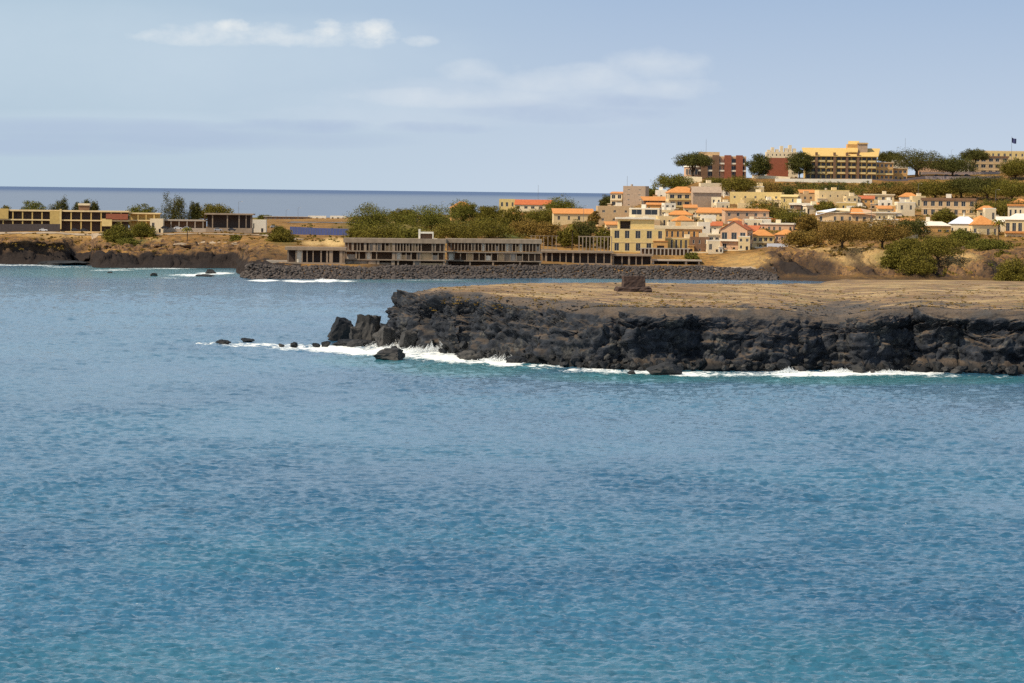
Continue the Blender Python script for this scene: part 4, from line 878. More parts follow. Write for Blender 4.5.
# blue white roof house
root, Wd, d, Ht, k = H('wide_house','wide house with sloping blue white roof and one orange panel',816,876,212,228,'beige_wall','slab','pale_wall',1,1,8,10,0,group=gMi,wf=.4,D=1835)
def slab(root, name, pts, t, m, lab=None):
    mb = MB(); n = len(pts); mb.poly(list(pts)+[(x, y, z-t) for x, y, z in pts], [tuple(range(n)), tuple(range(n, 2*n))[::-1]]+[(i, n+i, n+(i+1) % n, (i+1) % n) for i in range(n)], m); return mb.build(name, root, lab)
z0 = Ht+.35
slab(root, 'roof_panel', [(-Wd/2-.8,-1,z0-1.6),(-Wd*.18,-1,z0+1.3),(-Wd*.18,d*.6,z0+2.2),(-Wd/2-.8,d*.6,z0+.3)], .25, 'blue_white_wall', 'pale blue white roof panel')
slab(root, 'roof_panel', [(-Wd*.18+.02,-1,z0+1.3),(Wd*.06,-1,z0+.6),(Wd*.06,d*.6,z0+2.2),(-Wd*.18+.02,d*.6,z0+2.2)], .25, 'pale_wall', 'white roof panel')
slab(root, 'roof_panel', [(Wd*.06+.02,-1.2,z0-.6),(Wd*.32,-1.2,z0-.6),(Wd*.24,d*.6,z0+2.3),(Wd*.06+.02,d*.6,z0+2.3)], .25, 'orange_tile', 'orange tiled roof panel')
slab(root, 'roof_panel', [(Wd*.32+.02,-1,z0-.6),(Wd*.5+.5,-1,z0-1.4),(Wd*.42,d*.6,z0+1.2),(Wd*.24+.02,d*.6,z0+2.2)], .25, 'pink_wall', 'pinkish roof panel')
# lowest row
root, Wd, d, Ht, k = H('villa','large yellow villa with tall white windows facing the shore',611,665,229,255,'yellow_wall','flat','cream_wall',1,2,5,13,0,group=gLo,wf=.42,hf=.62,D=1668,ledge='cream_wall',cat='villa')
mb = MB(); x0, x1 = -Wd*.37, Wd*.30; zt = Ht+(12*k); M = Matrix.Translation((x0, 2.5, Ht+.16))
facade(mb, x1-x0, 11*k-.3, [(.9, (x1-x0)*.34, .3, 8.5*k)], 'yellow_wall', M); mb.box(x0, x0+.35, 2.86, 10, Ht+.16, Ht+11*k-.15, 'yellow_wall'); mb.box(x1-.35, x1, 2.86, 10, Ht+.16, Ht+11*k-.15, 'yellow_wall'); mb.box(x0+.36, x1-.36, 9.6, 10, Ht+.16, Ht+11*k-.15, 'yellow_wall'); mb.box(x0+.36, x1-.36, 5, 5.1, Ht+.17, Ht+11*k-.2, 'inside_shade')
mb.build('upper_storey', root); mb = MB(); mb.box(x0-1.2, x1+.6, 1.6, 10.6, Ht+11*k-.14, Ht+12.4*k, 'white_wall'); mb.build('terrace_roof', root)
H('row_house','long orange yellow row house under a pale roof strip right of the villa',653,702,226,253,'ochre_wall','slab','pale_wall',3,2,9,11,0,group=gLo,wf=.38,hf=.5,D=1690)
H('row_house','yellow front of the row house with tall columns right of the villa',664,698,238,254,'orange_wall','flat','cream_wall',1,1,7,6,0,group=gLo,wf=.5,hf=.62,D=1672)
H('brown_house','brown box house between the row house and the terraces',690,709,237,255,'brown_wall','flat',None,1,2,3,8,0,group=gLo,wf=.3,D=1664)
root, Wd, d, Ht, k = H('gable_house','red roofed gable house with white balcony over the shore slope',719,748,221,252,'pink_wall','gable_front','red_tile',9,2,3,12,-.30,group=gLo,balc=(1,),ledge='white_wall',wf=.5,D=1668,veranda=None,ch=1)
H('terrace_house','low terrace house with white awning left of the red gable house',708,726,234,253,'pale_wall','slab','pale_wall',1.3,2,3,8,0,group=gLo,wf=.6,D=1672,veranda=(2.6,2.2,'white_wall'))
H('tiled_house','narrow house with red roof squeezed right of the red gable house',745,757,226,250,'ochre_wall','shed','red_tile',5,2,2,9,0,group=gLo,wf=.3,D=1690)
H('veranda_house','yellow house with orange roof and balcony above the ochre slope',752,774,230,250,'yellow_wall','hip','orange_tile',6,2,4,9,0,group=gLo,balc=(1,),ledge='cream_wall',wf=.5,D=1680)
H('veranda_house','house with orange roof right of its twin beside the blank wall',774,795,230,250,'pink_wall','hip','orange_tile',5,2,4,9,0,group=gLo,wf=.5,D=1684,veranda=(2.6,2,'orange_tile'))
root, Wd, d, Ht, k = H('chapel','white house with blue white hip roof and finial on top',948,977,217,241,'pale_wall','hip','blue_white_wall',7,1,4,11,0,group=gLo,D=1800,wf=.3)
mb = MB(); mb.tube([(0,d/2,Ht+7*k-.8),(0,d/2,Ht+7*k+1),(0,d/2,Ht+7*k+3)], [.8,.35,.08], 'white_wall', 8); mb.build('finial', root)
H('tiled_house','house with large bright orange hip roof beside the white steep roof',971,999,216,241,'cream_wall','hip','orange_tile',9,1,4,16,0,group=gLo,D=1795,wf=.4,veranda=(2.4,1.8,'orange_tile'))
H('flat_house','white roofed house with orange front eave above the hedge',922,951,222,241,'ochre_wall','hip','white_wall',4,1,4,9,0,group=gLo,D=1790,wf=.5,veranda=(2.3,1.6,'orange_tile'))
H('corner_house','two storey house with stacked orange canopies at the right edge',1004,1036,214,246,'cream_wall','hip','white_wall',6,2,5,12,0,group=gLo,D=1790,wf=.5,balc=(1,),ledge='orange_tile',veranda=(2.6,2.2,'orange_tile'))
H('small_house','white roofed annex left of the house with stacked canopies',996,1008,217,240,'pale_wall','shed','white_wall',5,1,2,9,0,group=gLo,D=1815)
H('far_house','pale house beyond the right edge of the view',1050,1090,205,235,'cream_wall','hip','orange_tile',7,2,5,12,0,group=gLo,D=1830)
# small infill between the rows, each told by what it stands beside
H('garden_house','small ochre house between the terrace house and the flat pink roof',722,744,226,238,'ochre_wall','flat','cream_wall',1,1,4,7,0,group=gMi,D=1765)
H('cube_house','cream cube house right of the villa roof terrace',657,672,216,230,'cream_wall','flat',None,1,1,3,7,0,group=gMi,D=1795)
H('low_house','low brown house wedged behind the villa roof',636,660,219,230,'beige_wall','flat','pale_wall',1,1,4,7,0,group=gMi,D=1790)
H('tiled_house','little orange hip roof house above the row house',676,694,216,230,'cream_wall','hip','orange_tile',5,1,3,8,.3,group=gMi,D=1788)
H('flat_house','pale house with dark openings under the flat pink house',744,762,219,232,'pale_wall','flat','white_wall',1,1,4,7,0,group=gMi,D=1785,wf=.6)
H('flat_house','cream house below the ochre and arch houses',868,896,212,226,'cream_wall','slab','white_wall',1.2,1,6,8,0,group=gMi,D=1850,wf=.5)
H('small_house','pinkish house above the orange verandas at the tree edge',771,788,214,226,'pink_wall','flat',None,1,1,3,7,0,group=gMi,D=1835)
H('small_house','yellow house below the largest cream block',836,856,202,214,'orange_wall','flat','pale_wall',1,1,4,7,0,group=gMi,D=1900)
for a in [
 ('flat_house','yellow flat house behind the scrub left of the yellow stepped house',757,775,200,213,'yellow_wall','flat','cream_wall',1,2,3,1925),
 ('flat_house','pale house directly left of the largest cream block lower wall',806,824,205,218,'pale_wall','slab','white_wall',1,1,4,1890),
 ('small_house','orange roofed cottage between the two white hip roofs and the arcaded block',936,950,213,224,'cream_wall','hip','orange_tile',4,1,2,1850),
 ('flat_house','cream low house right of the blue white roof house',876,900,219,230,'cream_wall','slab','white_wall',1,1,5,1815),
 ('tiled_house','little orange shed roof house below the tower block right side',646,664,203,214,'ochre_wall','shed','orange_tile',2,1,3,1900),
 ('cube_house','cream cube below the little orange shed roof house',660,674,210,222,'cream_wall','flat',None,1,2,2,1850),
 ('flat_house','white flat house left of the red gable house roof',700,716,215,226,'white_wall','flat',None,1,1,3,1800),
 ('tiled_house','orange roofed house behind the right side of the flat pink house',752,770,204,216,'beige_wall','shed','orange_tile',2,1,3,1870),
 ('flat_house','pale pink house behind the white hip roof annex at the right edge',1008,1028,204,217,'pale_wall','slab','orange_tile',2,1,4,1870),
 ('tiled_house','orange roofed cottage just above the scrub right of the arcaded block',978,996,206,218,'cream_wall','hip','orange_tile',4,1,3,1870),
 ('small_house','ochre house peeking between the large acacias',861,874,227,240,'ochre_wall','flat','cream_wall',1,1,2,1755),
 ('small_house','white cottage with red roof under the cream low house',884,902,226,238,'white_wall','shed','red_tile',3,1,2,1775),
 ('small_house','pale cottage under the terrace of the terrace house',707,720,240,254,'pale_wall','flat','white_wall',1,1,2,1660),
 ('flat_house','bright white flat house above the right orange roof panel',846,866,206,215,'white_wall','flat',None,1,1,3,1880),
 ('small_house','tiny white cottage under the wide dark openings of the terrace house',664,676,203,214,'white_wall','flat',None,1,2,2,1880),
 ('tiled_house','cream cottage with orange roof between balcony house and pinkish blank gable',684,697,205,216,'cream_wall','shed','orange_tile',3,1,2,1855),
 ('flat_house','pale box house over the flat pink house left corner',716,730,202,213,'pale_wall','flat','white_wall',1,1,3,1880),
 ('cube_house','cream cube over the flat pink house right corner',738,750,203,212,'cream_wall','flat',None,1,1,2,1875),
 ('tiled_house','white cottage with orange roof in front of the flat pink house',729,743,218,229,'white_wall','hip','orange_tile',3,1,2,1785),
 ('cube_house','small bright white box in front of the pink house right end',761,771,219,228,'white_wall','flat',None,1,1,1,1790),
 ('tiled_house','cream house with red roof beside the bright white box',771,786,219,229,'cream_wall','shed','red_tile',3,1,3,1800),
 ('flat_house','beige flat house among the dark trees above the pink low house',786,800,212,223,'beige_wall','flat','cream_wall',1,1,3,1840),
 ('tiled_house','orange roofed house right of the white veranda roof edge',818,834,203,213,'cream_wall','shed','orange_tile',3,1,3,1895),
 ('flat_house','tall narrow cream house under the largest cream block right corner',846,858,196,208,'cream_wall','flat',None,1,2,2,1930),
 ('tiled_house','white house with orange roof above the bright white cube',900,918,193,204,'white_wall','hip','orange_tile',4,1,3,1950),
 ('flat_house','cream box above the arch house right corner',912,926,196,206,'cream_wall','flat',None,1,1,3,1930),
 ('tiled_house','low orange roofed house under the arch house',898,916,219,230,'cream_wall','shed','orange_tile',3,1,3,1820),
 ('flat_house','white flat house under the arcaded block left corner',918,934,221,231,'white_wall','slab','white_wall',1,1,3,1835),
 ('small_house','cream cottage left of the small palm by the orange hip roof',985,996,208,219,'pale_wall','flat','white_wall',1,1,2,1850),
 ('tiled_house','orange roofed house behind the right edge canopies',1014,1030,199,210,'cream_wall','hip','orange_tile',4,1,3,1900),
 ('tiled_house','beige cottage with orange roof left of the yellow stepped house',800,815,190,200,'beige_wall','shed','orange_tile',3,1,3,1975),
 ('flat_house','white low house on the slope over the long yellow house left end',724,740,187,196,'white_wall','flat',None,1,1,3,1990),
 ('flat_house','cream low house on the slope over the long yellow house middle',748,764,186,195,'cream_wall','flat','white_wall',1,1,3,1995),
 ('small_house','pale stone hut on the garden slope left of the villa',598,611,236,247,'pale_wall','flat',None,1,1,2,1700),
 ('tiled_house','orange roofed cottage under the beige apartment block',606,622,222,234,'cream_wall','shed','orange_tile',3,1,3,1790),
 ('cube_house','white box wedged between row house and white cube',688,699,226,238,'white_wall','flat',None,1,1,2,1740),
 ('tiled_house','orange canopy house directly under the brightest white cube',700,712,240,251,'cream_wall','shed','orange_tile',2,1,2,1682),
 ('flat_house','cream house between the red gable house and the narrow red roof house',738,750,236,251,'cream_wall','flat','white_wall',1,2,2,1662),
 ('small_house','ochre garden house at the right end of the blank garden wall',813,824,240,249,'ochre_wall','shed','orange_tile',2,1,2,1690),
 ('tiled_house','cream house with orange roof half hidden right of the blue white roof',878,892,206,217,'cream_wall','shed','orange_tile',3,1,2,1870)]:
    H(a[0], a[1], a[2], a[3], a[4], a[5], a[6], a[7], a[8], a[9], a[10], a[11], 8, random.uniform(-.2, .2), group=gMi, D=a[12])
# grove houses and left side
H('yellow_house','bright yellow flat house standing above the grove',499,515,199,214,'yellow_wall','flat',None,1,2,3,8,0,group=gF,D=2260)
H('terracotta_house','long house with terracotta roof beside the bright yellow house',514,552,200,216,'pale_wall','gable_side','red_tile',5,2,5,10,-.12,group=gF,D=2250)
H('hip_house','house with glowing orange hip roof among the grove trees',451,474,202,218,'ochre_wall','hip','orange_tile',6,1,4,12,.1,group=gF,D=2180)
H('low_hall','long low hall with thin orange roof in front of the terracotta house',512,556,213,222,'brown_wall','shed','orange_tile',2.5,1,9,8,-.05,group=gF,D=2060)
H('ruined_house','beige house with broken orange roof left of the beige block',553,594,209,232,'cream_wall','shed','orange_tile',5,2,4,11,.06,group=gF,wf=.25,D=1960)
H('dark_roof_house','dark house with sloping purple roof between the acacias',397,417,213,226,'brown_wall','shed','grey_and_shade_wall',3,1,3,8,-.1,group=gF,D=2100)
H('white_hut','plain white hut right of the glass pavilion',250,266,220,227.5,'white_wall','flat',None,.6,1,2,6,0,group=gF,cat='hut',wf=.15,D=1850)
H('white_shed','far white shed on the ridge, left one of two',308,326,216,221,'white_wall','flat',None,.5,1,3,5,0,group=gF,cat='shed',D=2480)
H('white_shed','far white shed on the ridge, right one of two beside the acacia',330,346,216,220.5,'white_wall','flat',None,.5,1,3,5,0,group=gF,cat='shed',D=2500)
H('brown_barracks','long low brown building on the far ridge left of the white sheds',264,309,216.5,220,'brown_wall','slab','pale_concrete',.6,1,10,6,0,group=gF,cat='building',D=2470)
H('garden_block','small white block before the green mound',486,494,232,239,'white_wall','flat',None,.5,1,1,3,0,group=gF,cat='hut',D=1790,door=0)
# hilltop
def bigroof(root, x0, x1, y0, y1, z0, z1, m, t=.4):
    return slab(root, 'roof', [(x0, y0, z0), (x1, y0, z0), (x1, y1, z1), (x0, y1, z1)], t, m)
# pink hotel
root, Wd, d, Ht, k = H('pink_hotel','pink and white hotel with red pillars on the hilltop left',698,746,156,178.5,'pink_wall','flat','pale_wall',1,3,6,14,0,D=2150,group='hilltop buildings',cat='hotel',wf=.62,hf=.62,ledge='white_wall',balc=(1,2),door=0,side=0)
for px, m_, lb in ((704,'brown_wall',None),(715.5,'brown_wall',None),(727.5,'red_wall','brick red pillar'),(739,'red_wall','brick red pillar')):
    x = (px-722)*k; mb = MB(); mb.box(x-3.4*k, x+3.4*k, -1.7, -.2, -2, Ht+1.2, m_); mb.build('pillar', root, lb)
mb = MB(); mb.tube([(-Wd*.62, 3, -3), (-Wd*.62, 3, 11*k)], [8*k, 8*k], 'pink_wall', 14); mb.tube([(-Wd*.62, 3, 11*k+.01), (-Wd*.62, 3, 13*k)], [9*k, 7*k], 'white_wall', 14); mb.build('rounded_wing', root)
for a in range(6):
    an = math.radians(-150+a*24); r_ = 8*k+.03; o = window(root, -Wd*.62+r_*math.cos(an), 3+r_*math.sin(an), 2.2, 2.2, 3.6, an+math.pi/2)
mb = MB(); mb.box(-Wd*.48, -Wd*.05, 3, 9, Ht+.2, Ht+5*k, 'beige_wall'); mb.build('penthouse', root)
H('brown_block','plain brown red block between the round tree and the dark tree',768,788,158,180,'red_wall','flat',None,.6,4,0,10,0,D=2140,group='hilltop buildings',cat='building',side=0)
root, Wd, d, Ht, k = H('stepped_block','pale block with stepped roof line behind the brown block',766,798,152,180,'pale_wall','flat',None,1,6,8,10,0,D=2200,group='hilltop buildings',cat='building',wf=.3)
for i, (a, h_) in enumerate([(-.42,2),(-.3,3.6),(-.16,2.4),(-.02,4.6),(.12,3.2),(.24,5.2),(.38,3)]): mb = MB(); mb.box(Wd*a-1, Wd*a+1, .5, 5, Ht+.2, Ht+h_, 'pale_wall'); mb.build('roof_turret', root)
# yellow hotel, the dominant building
g = at(841, 179.5, 2125); k = g.y/F; root = thing('hotel', 'four storey yellow hotel with big yellow roof on top of the hill', 'hotel', g, 0, 'hilltop buildings')
Wd = 71*k; x0 = -35.5*k; Ht = 23.5*k; n = 4; fh = Ht/n; mb = MB(); ops = []
nb = 14
for f in range(n):
    for b in range(nb): bw = Wd/nb; ops.append([b*bw+bw*.12, b*bw+bw*.88, f*fh+.5, f*fh+fh*.80])
facade(mb, Wd, Ht, ops, 'orange_wall', Matrix.Translation((x0, 0, 0)))
mb.box(x0, x0+Wd, .36, 16, -4, -.003, 'orange_wall'); mb.box(x0, x0+.4, .36, 15.6, 0, Ht, 'orange_wall'); mb.box(x0+Wd-.4, x0+Wd, .36, 15.6, 0, Ht, 'ochre_wall'); mb.box(x0, x0+Wd, 15.6, 16, 0, Ht, 'orange_wall'); mb.box(x0+.41, x0+Wd-.41, 2.2, 2.3, .02, Ht-.1, 'inside_shade')
mb.prism([(0, Ht), (14.6, Ht+7.0*k), (15.9, Ht)], x0+.2, x0+Wd-.2, 'ochre_wall', 'x'); mb.build('wall', root)
for a, b, c_, e in ops: window(root, x0+a, .1, c_, b-a, e-c_, 0, 'wood')
bigroof(root, x0-1.3, x0+Wd-7*k, -2.2, 15, Ht-.1, Ht+8.2*k, 'yellow_tile')
slab(root, 'roof', [(x0+Wd-7*k+.02, -2.2, Ht-.1), (x0+Wd+.6, -2.2, Ht-.1), (x0+Wd+3.5, 15, Ht+8.2*k), (x0+Wd-7*k+.02, 15, Ht+8.2*k)], .4, 'yellow_tile')
for b0 in range(0, 14, 2):
    for f in range(1, n):
        xa = x0+b0*Wd/nb+.7; xb = xa+2*Wd/nb-1.4; z = f*fh; mb = MB(); mb.box(xa, xb, -1.5, -.003, z-.15, z+.1, 'cream_wall'); mb.box(xa, xb, -1.5, -1.35, z+.1, z+1.0, 'yellow_wall')
        mb.build('balcony', root)
for px in (816, 834, 846.5, 857.5): x = (px-841)*k; mb = MB(); mb.box(x-.75, x+.75, -2.0, -.2, -1, Ht+3.4*k, 'brown_wall'); mb.build('pillar', root)
xt = (848-841)*k; mb = MB(); mb.box(xt, xt+19*k, 6.5, 15, Ht+3*k, Ht+12*k, 'ochre_wall'); mb.box(xt+10*k, xt+20*k, 6, 14.5, Ht+3.1*k, Ht+13.6*k, 'grey_beige_wall'); mb.build('roof_tower', root)
slab(root, 'roof', [(xt-1.5*k, 2.0, Ht+4.2*k), (xt+9.5*k, 2.0, Ht+4.2*k), (xt+13*k, 14, Ht+15.4*k), (xt+2*k, 14, Ht+15.4*k)], .4, 'yellow_tile')
slab(root, 'roof', [(xt+9.8*k, 5.5, Ht+12.8*k), (xt+21*k, 5.5, Ht+12.8*k), (xt+21*k, 15, Ht+13.9*k), (xt+9.8*k, 15, Ht+13.9*k)], .3, 'yellow_tile')
H('hotel_annex','lower yellow annex with banded balconies right of the big hotel',866,893,162,180.5,'ochre_wall','slab','beige_wall',1,3,6,12,0,D=2128,group='hilltop buildings',cat='building',ledge='yellow_wall',balc=(1,),wf=.6,hf=.5)
H('hotel_annex','low ochre annex at the far right end of the big hotel',889,907,168,181,'ochre_wall','slab','beige_wall',1,2,4,10,0,D=2135,group='hilltop buildings',cat='building',wf=.6)
H('white_house','white house half behind the widest umbrella tree',893,908,160,180,'white_wall','flat',None,1,3,3,10,0,D=2190,group='hilltop buildings')
H('pink_house','pinkish house seen through the widest umbrella tree',917,947,161,178,'pink_wall','flat',None,1,2,5,10,0,D=2190,group='hilltop buildings',wf=.4)
H('white_hall','bright white hall behind the low flat umbrella crown',939,969,162,176,'white_wall','flat',None,1,1,5,10,0,D=2195,group='hilltop buildings',wf=.3)
H('school_block','large beige block with two square openings near the flagpole',966,1008,156,176,'beige_wall','slab','brown_wall',1.5,3,6,12,0,D=2200,group='hilltop buildings',cat='building',wf=.6,hf=.55,ledge='cream_wall')
H('long_block','long pale yellow block on the skyline at the right edge',978,1060,151,178,'yellow_wall','flat','cream_wall',1.2,4,14,12,0,D=2260,group='hilltop buildings',cat='building',wf=.35,ledge='cream_wall')
# ---------------------------------------------------------------- walls, fences
def wallrun(name, label, pts, m, t=.5, cat='wall', cap=None, kd=None):
    mb = MB()
    for (a, ya0, ya1, Da), (b, yb0, yb1, Db) in zip(pts[:-1], pts[1:]):
        p0, p1 = at(a, ya0, Da), at(b, yb0, Db); q0, q1 = at(a, ya1, Da), at(b, yb1, Db); lo0 = min(q0.z, gz(q0.x, q0.y))-1; lo1 = min(q1.z, gz(q1.x, q1.y))-1
        mb.poly([(p0.x, p0.y, lo0), (p1.x, p1.y, lo1), (p1.x, p1.y+t, lo1), (p0.x, p0.y+t, lo0), (p0.x, p0.y, p0.z), (p1.x, p1.y, p1.z), (p1.x, p1.y+t, p1.z), (p0.x, p0.y+t, p0.z)], [(3,2,1,0),(4,5,6,7),(0,1,5,4),(1,2,6,5),(2,3,7,6),(3,0,4,7)], m)
    o = mb.build(name); tag(o, label, cat); return o
wallrun('retaining_wall','long white retaining wall under the yellow hotel',[(775,178.5,184.5,2108),(820,178.8,184.5,2106),(872,179,184.5,2106)],'white_wall')
wallrun('retaining_wall','right section of the long wall under the hotel annexes, painted as shaded',[(872.3,179.2,185,2112),(908,179.5,186,2125)],'grey_and_shade_wall')  # the white wall continues here, its shade put into the colour
wallrun('garden_wall','pale garden wall under the brown red block',[(752,174.5,179,2119),(790,177,181,2112)],'pale_wall')
wallrun('garden_wall','short pale wall under the tall umbrella tree',[(679,176,181,2105),(702,177,182,2100)],'pale_wall')
wallrun('terrace_wall','grey terrace wall below the hilltop cars',[(903,179,186,2128),(925,176,184,2138),(965,176.5,184,2138),(1000,176,181,2145)],'grey_and_shade_wall')
wallrun('terrace_wall','upper greyish parapet behind the hilltop cars',[(922,172,176,2180),(1000,171.5,176,2185)],'grey_and_shade_wall')
wallrun('garden_wall','pale blue white garden wall below the orange veranda houses',[(767,243.5,251.5,1668),(788,243.5,251.5,1668)],'blue_white_wall')
wallrun('garden_wall','plain yellowish garden wall at the edge of the ochre slope',[(788.3,244,251.5,1670),(813,244,251.5,1670)],'cream_wall')
wallrun('garden_wall','cream wall under the two large acacias',[(823,239.5,245,1718),(838,240,244,1718)],'cream_wall')
wallrun('stair_wall','slanting pale wall climbing left of the largest olive tree',[(898,240.5,243,1735),(918,233,236,1750)],'pale_wall')
wallrun('shore_wall','dark basalt wall behind the yellow colonnade parked cars',[(-20,224,233,1815),(60,224,233,1815)],'basalt_wall')
wallrun('sea_wall','long pale promenade parapet above the rock armour',[(545,264.5,267,1598),(640,265.5,268,1612),(735,266,269,1614)],'concrete',.8)
def fence(name, label, pts, n, m, mp_, hgt, cat='fence'):
    root = thing(name, label, cat, (0,0,0)); mb = MB(); posts = []
    for i in range(n):
        t0, t1 = i/n, (i+1)/n; a = [np.interp(t, np.linspace(0, 1, len(pts)), [p[j] for p in pts]) for t in (t0, t1) for j in range(3)]
        p, q = at(a[0], a[1], a[2]), at(a[3], a[4], a[5]); zp, zq = p.z, q.z
        mb.poly([(p.x,p.y,zp-.5),(q.x,q.y,zq-.5),(q.x,q.y,zq+hgt),(p.x,p.y,zp+hgt),(p.x,p.y+.06,zp-.5),(q.x,q.y+.06,zq-.5),(q.x,q.y+.06,zq+hgt),(p.x,p.y+.06,zp+hgt)], [(0,1,2,3),(7,6,5,4),(3,2,6,7),(0,3,7,4),(1,5,6,2)], m)
        posts.append((p.x, p.y, zp))
    mb.build('fence_panel', root)
    for x, y, z in posts: mb = MB(); mb.box(x-.1, x+.1, y-.12, y-.003, z-1, z+hgt+.15, mp_); mb.build('fence_post', root)
fence('panel_fence','dark blue panel fence crossing the dry slope left of the grove',[(290,234.5,1800),(318,236,1790),(352,237,1775)],22,'blue_panel','metal_grey',4.2)
# ---------------------------------------------------------------- concrete shells and colonnades
def frame(name, label, px0, px1, D, floors, m='concrete', depth=9, slab_over=.5, cat='building', group=None, back='inside_shade', post=.45, found=3, backd=None, pcol=None, panels=0):
    """floors: list of (y_bottom, y_top, [post pixel positions], slab thickness px)"""
    c = (px0+px1)/2; g = at(c, floors[0][0], D); k = D/F; root = thing(name, label, cat, g, 0, group); Wd = (px1-px0)*k; ey = eye(c)
    rp_ = random.Random(int(px0)); X_ = lambda p: (p-c)*k; Zz = lambda y: (CH-(y-ey)*k)-g.z
    mb = MB(); mb.box(-Wd/2, Wd/2, 0, depth, -found, -.003, m); mb.build('base', root)
    for yb_, yt_, posts, st in floors:
        z0, z1 = Zz(yb_), Zz(yt_); mb = MB(); mb.box(-Wd/2-slab_over, Wd/2+slab_over, -slab_over, depth, z1, z1+st*k, m); mb.build('floor_slab', root)
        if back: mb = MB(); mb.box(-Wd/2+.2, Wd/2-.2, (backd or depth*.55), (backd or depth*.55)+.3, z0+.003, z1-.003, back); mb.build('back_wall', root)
        xs_ = [X_(pp[0] if isinstance(pp, tuple) else pp) for pp in posts]
        for xa, xb in zip(xs_[:-1], xs_[1:]):
            if panels and rp_.random() < panels: mb = MB(); mb.box(xa+.3, xb-.3, 1.1, 1.3, z0+.003, z1-(.003 if rp_.random() < .5 else (z1-z0)*.35), rp_.choice(('beige_wall', 'concrete', 'pale_concrete', 'white_wall'))); mb.build('infill_panel', root)
        for pp in posts:
            p, w_ = pp if isinstance(pp, tuple) else (pp, post); x = X_(p); mb = MB(); mb.box(x-w_/2, x+w_/2, 0, .45, z0+.003, z1-.003, pcol or m); mb.build('column', root)
    return root, X_, Zz, k
R_ = lambda a, b, s: list(np.arange(a, b, s))
g1 = 'parts of the concrete shell row along the far shore'
root, X_, Zz, k = frame('concrete_shell', 'long unfinished two storey concrete shell above the rock armour', 344, 445, 1572,
  [(267,260.5,[(346,1.6),(357,3),(372,3.4),(378,1.2),(393,1.6),(398,.8),(414,.8),(420,.5),(444,.8)],1.2),
   (260,252,[346,(356,.7),359,366,371,376.5,(393.5,1.4),396,401,406,411,417,420,432,438,444],1.1),
   (250.8,243,[345,348,(352.5,1.0),357,360,(365,1.2),369,(374,1.3),377,381,385,389,(393.5,1.3),397,400,403,406,409,412,415,418,421,432,435,440,444],4.5)], 'concrete', 12, .4, group=g1, found=2, back='brown_wall', panels=.45)
mb = MB(); x = X_(418); 
mb.box(x, x+.9, 1, 5, Zz(238.3), Zz(229), 'white_wall'); mb.box(x+14*k, x+15*k, 1, 5, Zz(238.3), Zz(231.5), 'white_wall'); mb.box(x+.901, x+14*k-.001, 1, 5, Zz(233.2), Zz(231.5), 'white_wall'); mb.box(x+.901, x+14*k-.001, 2.6, 2.8, Zz(238.3), Zz(233.25), 'brown_wall'); mb.build('rooftop_frame', root, 'white rooftop portal frame')
mb = MB(); mb.box(X_(433.3), X_(437), 1, 3, Zz(242), Zz(238), 'white_wall'); mb.build('rooftop_box', root)
frame('concrete_shell', 'right half of the concrete shell with close set thin columns', 446, 541, 1584,
  [(266,261.5,[(447,1),(470,.6),(493,.8),(520,.8),(540,.8)],.8),(260.5,253,R_(448,541,6.2),1.0),(251.3,243.2,R_(447.5,541,3.4),4.2)], 'concrete', 12, .3, group=g1, found=2, back='brown_wall', post=.38, panels=.3)
frame('concrete_pavilion', 'flat roofed pavilion shell on thin posts left of the long concrete shell', 286, 345, 1560,
  [(262.5,250.2,[288,(296,.5),(302,.5),307,313,(321,.6),(327,.8),(331,1.6),(341,1.4),344],3.2)], 'concrete', 10, .5, group=g1, found=3, panels=.35)
mb = MB(); a = at(266, 261.5, 1566); k = 1566/F; mb.box(a.x, a.x+31*k, a.y, a.y+6, a.z-1.5, a.z+.6, 'pale_concrete'); tag(mb.build('concrete_deck'), 'pale concrete deck left of the flat roofed pavilion shell', 'deck')
frame('shore_arcade', 'low arcade with pale roof slab under the yellow villa', 541, 612, 1622, [(263,252.8,[542,(546,.9),552,560,566,(573,.8),580,588,596,604,611],2.0)], 'concrete', 8, .6, group=g1, found=3)
frame('shore_arcade', 'low arcade shell directly below the yellow villa front', 612, 652, 1626, [(266,256,[(613,.9),(622,.5),(629,.9),636,642,651],2.0)], 'concrete', 8, .5, group=g1, found=2)
frame('shore_arcade', 'arcade shell with bright slab and dark bays below the row house', 652.5, 700, 1628, [(268,261,[(653,1),(668,.5),(686,1.1),(699,.8)],1.3)], 'pale_concrete', 8, .8, group=g1, found=2)
frame('column_row', 'row of free standing concrete columns before the dark dense tree', 578, 612, 1640, [(251,237,R_(579,612,3.6),.9)], 'concrete', 1.2, 0, group=g1, back=None, found=1, post=.5, cat='columns')
frame('column_row', 'thin bare columns at the right end of the concrete shell', 530, 558, 1640, [(249,236,R_(531,557,4.2),.35)], 'concrete', 1, 0, group=g1, back=None, found=1, post=.3, cat='columns')
frame('column_row', 'pale columns of the garden terrace below the row house', 640, 690, 1650, [(257,249,R_(641,690,3.9),.9)], 'pale_concrete', 3, 0, group=g1, back='brown_wall', found=2, post=.6, cat='terrace', backd=2.4)
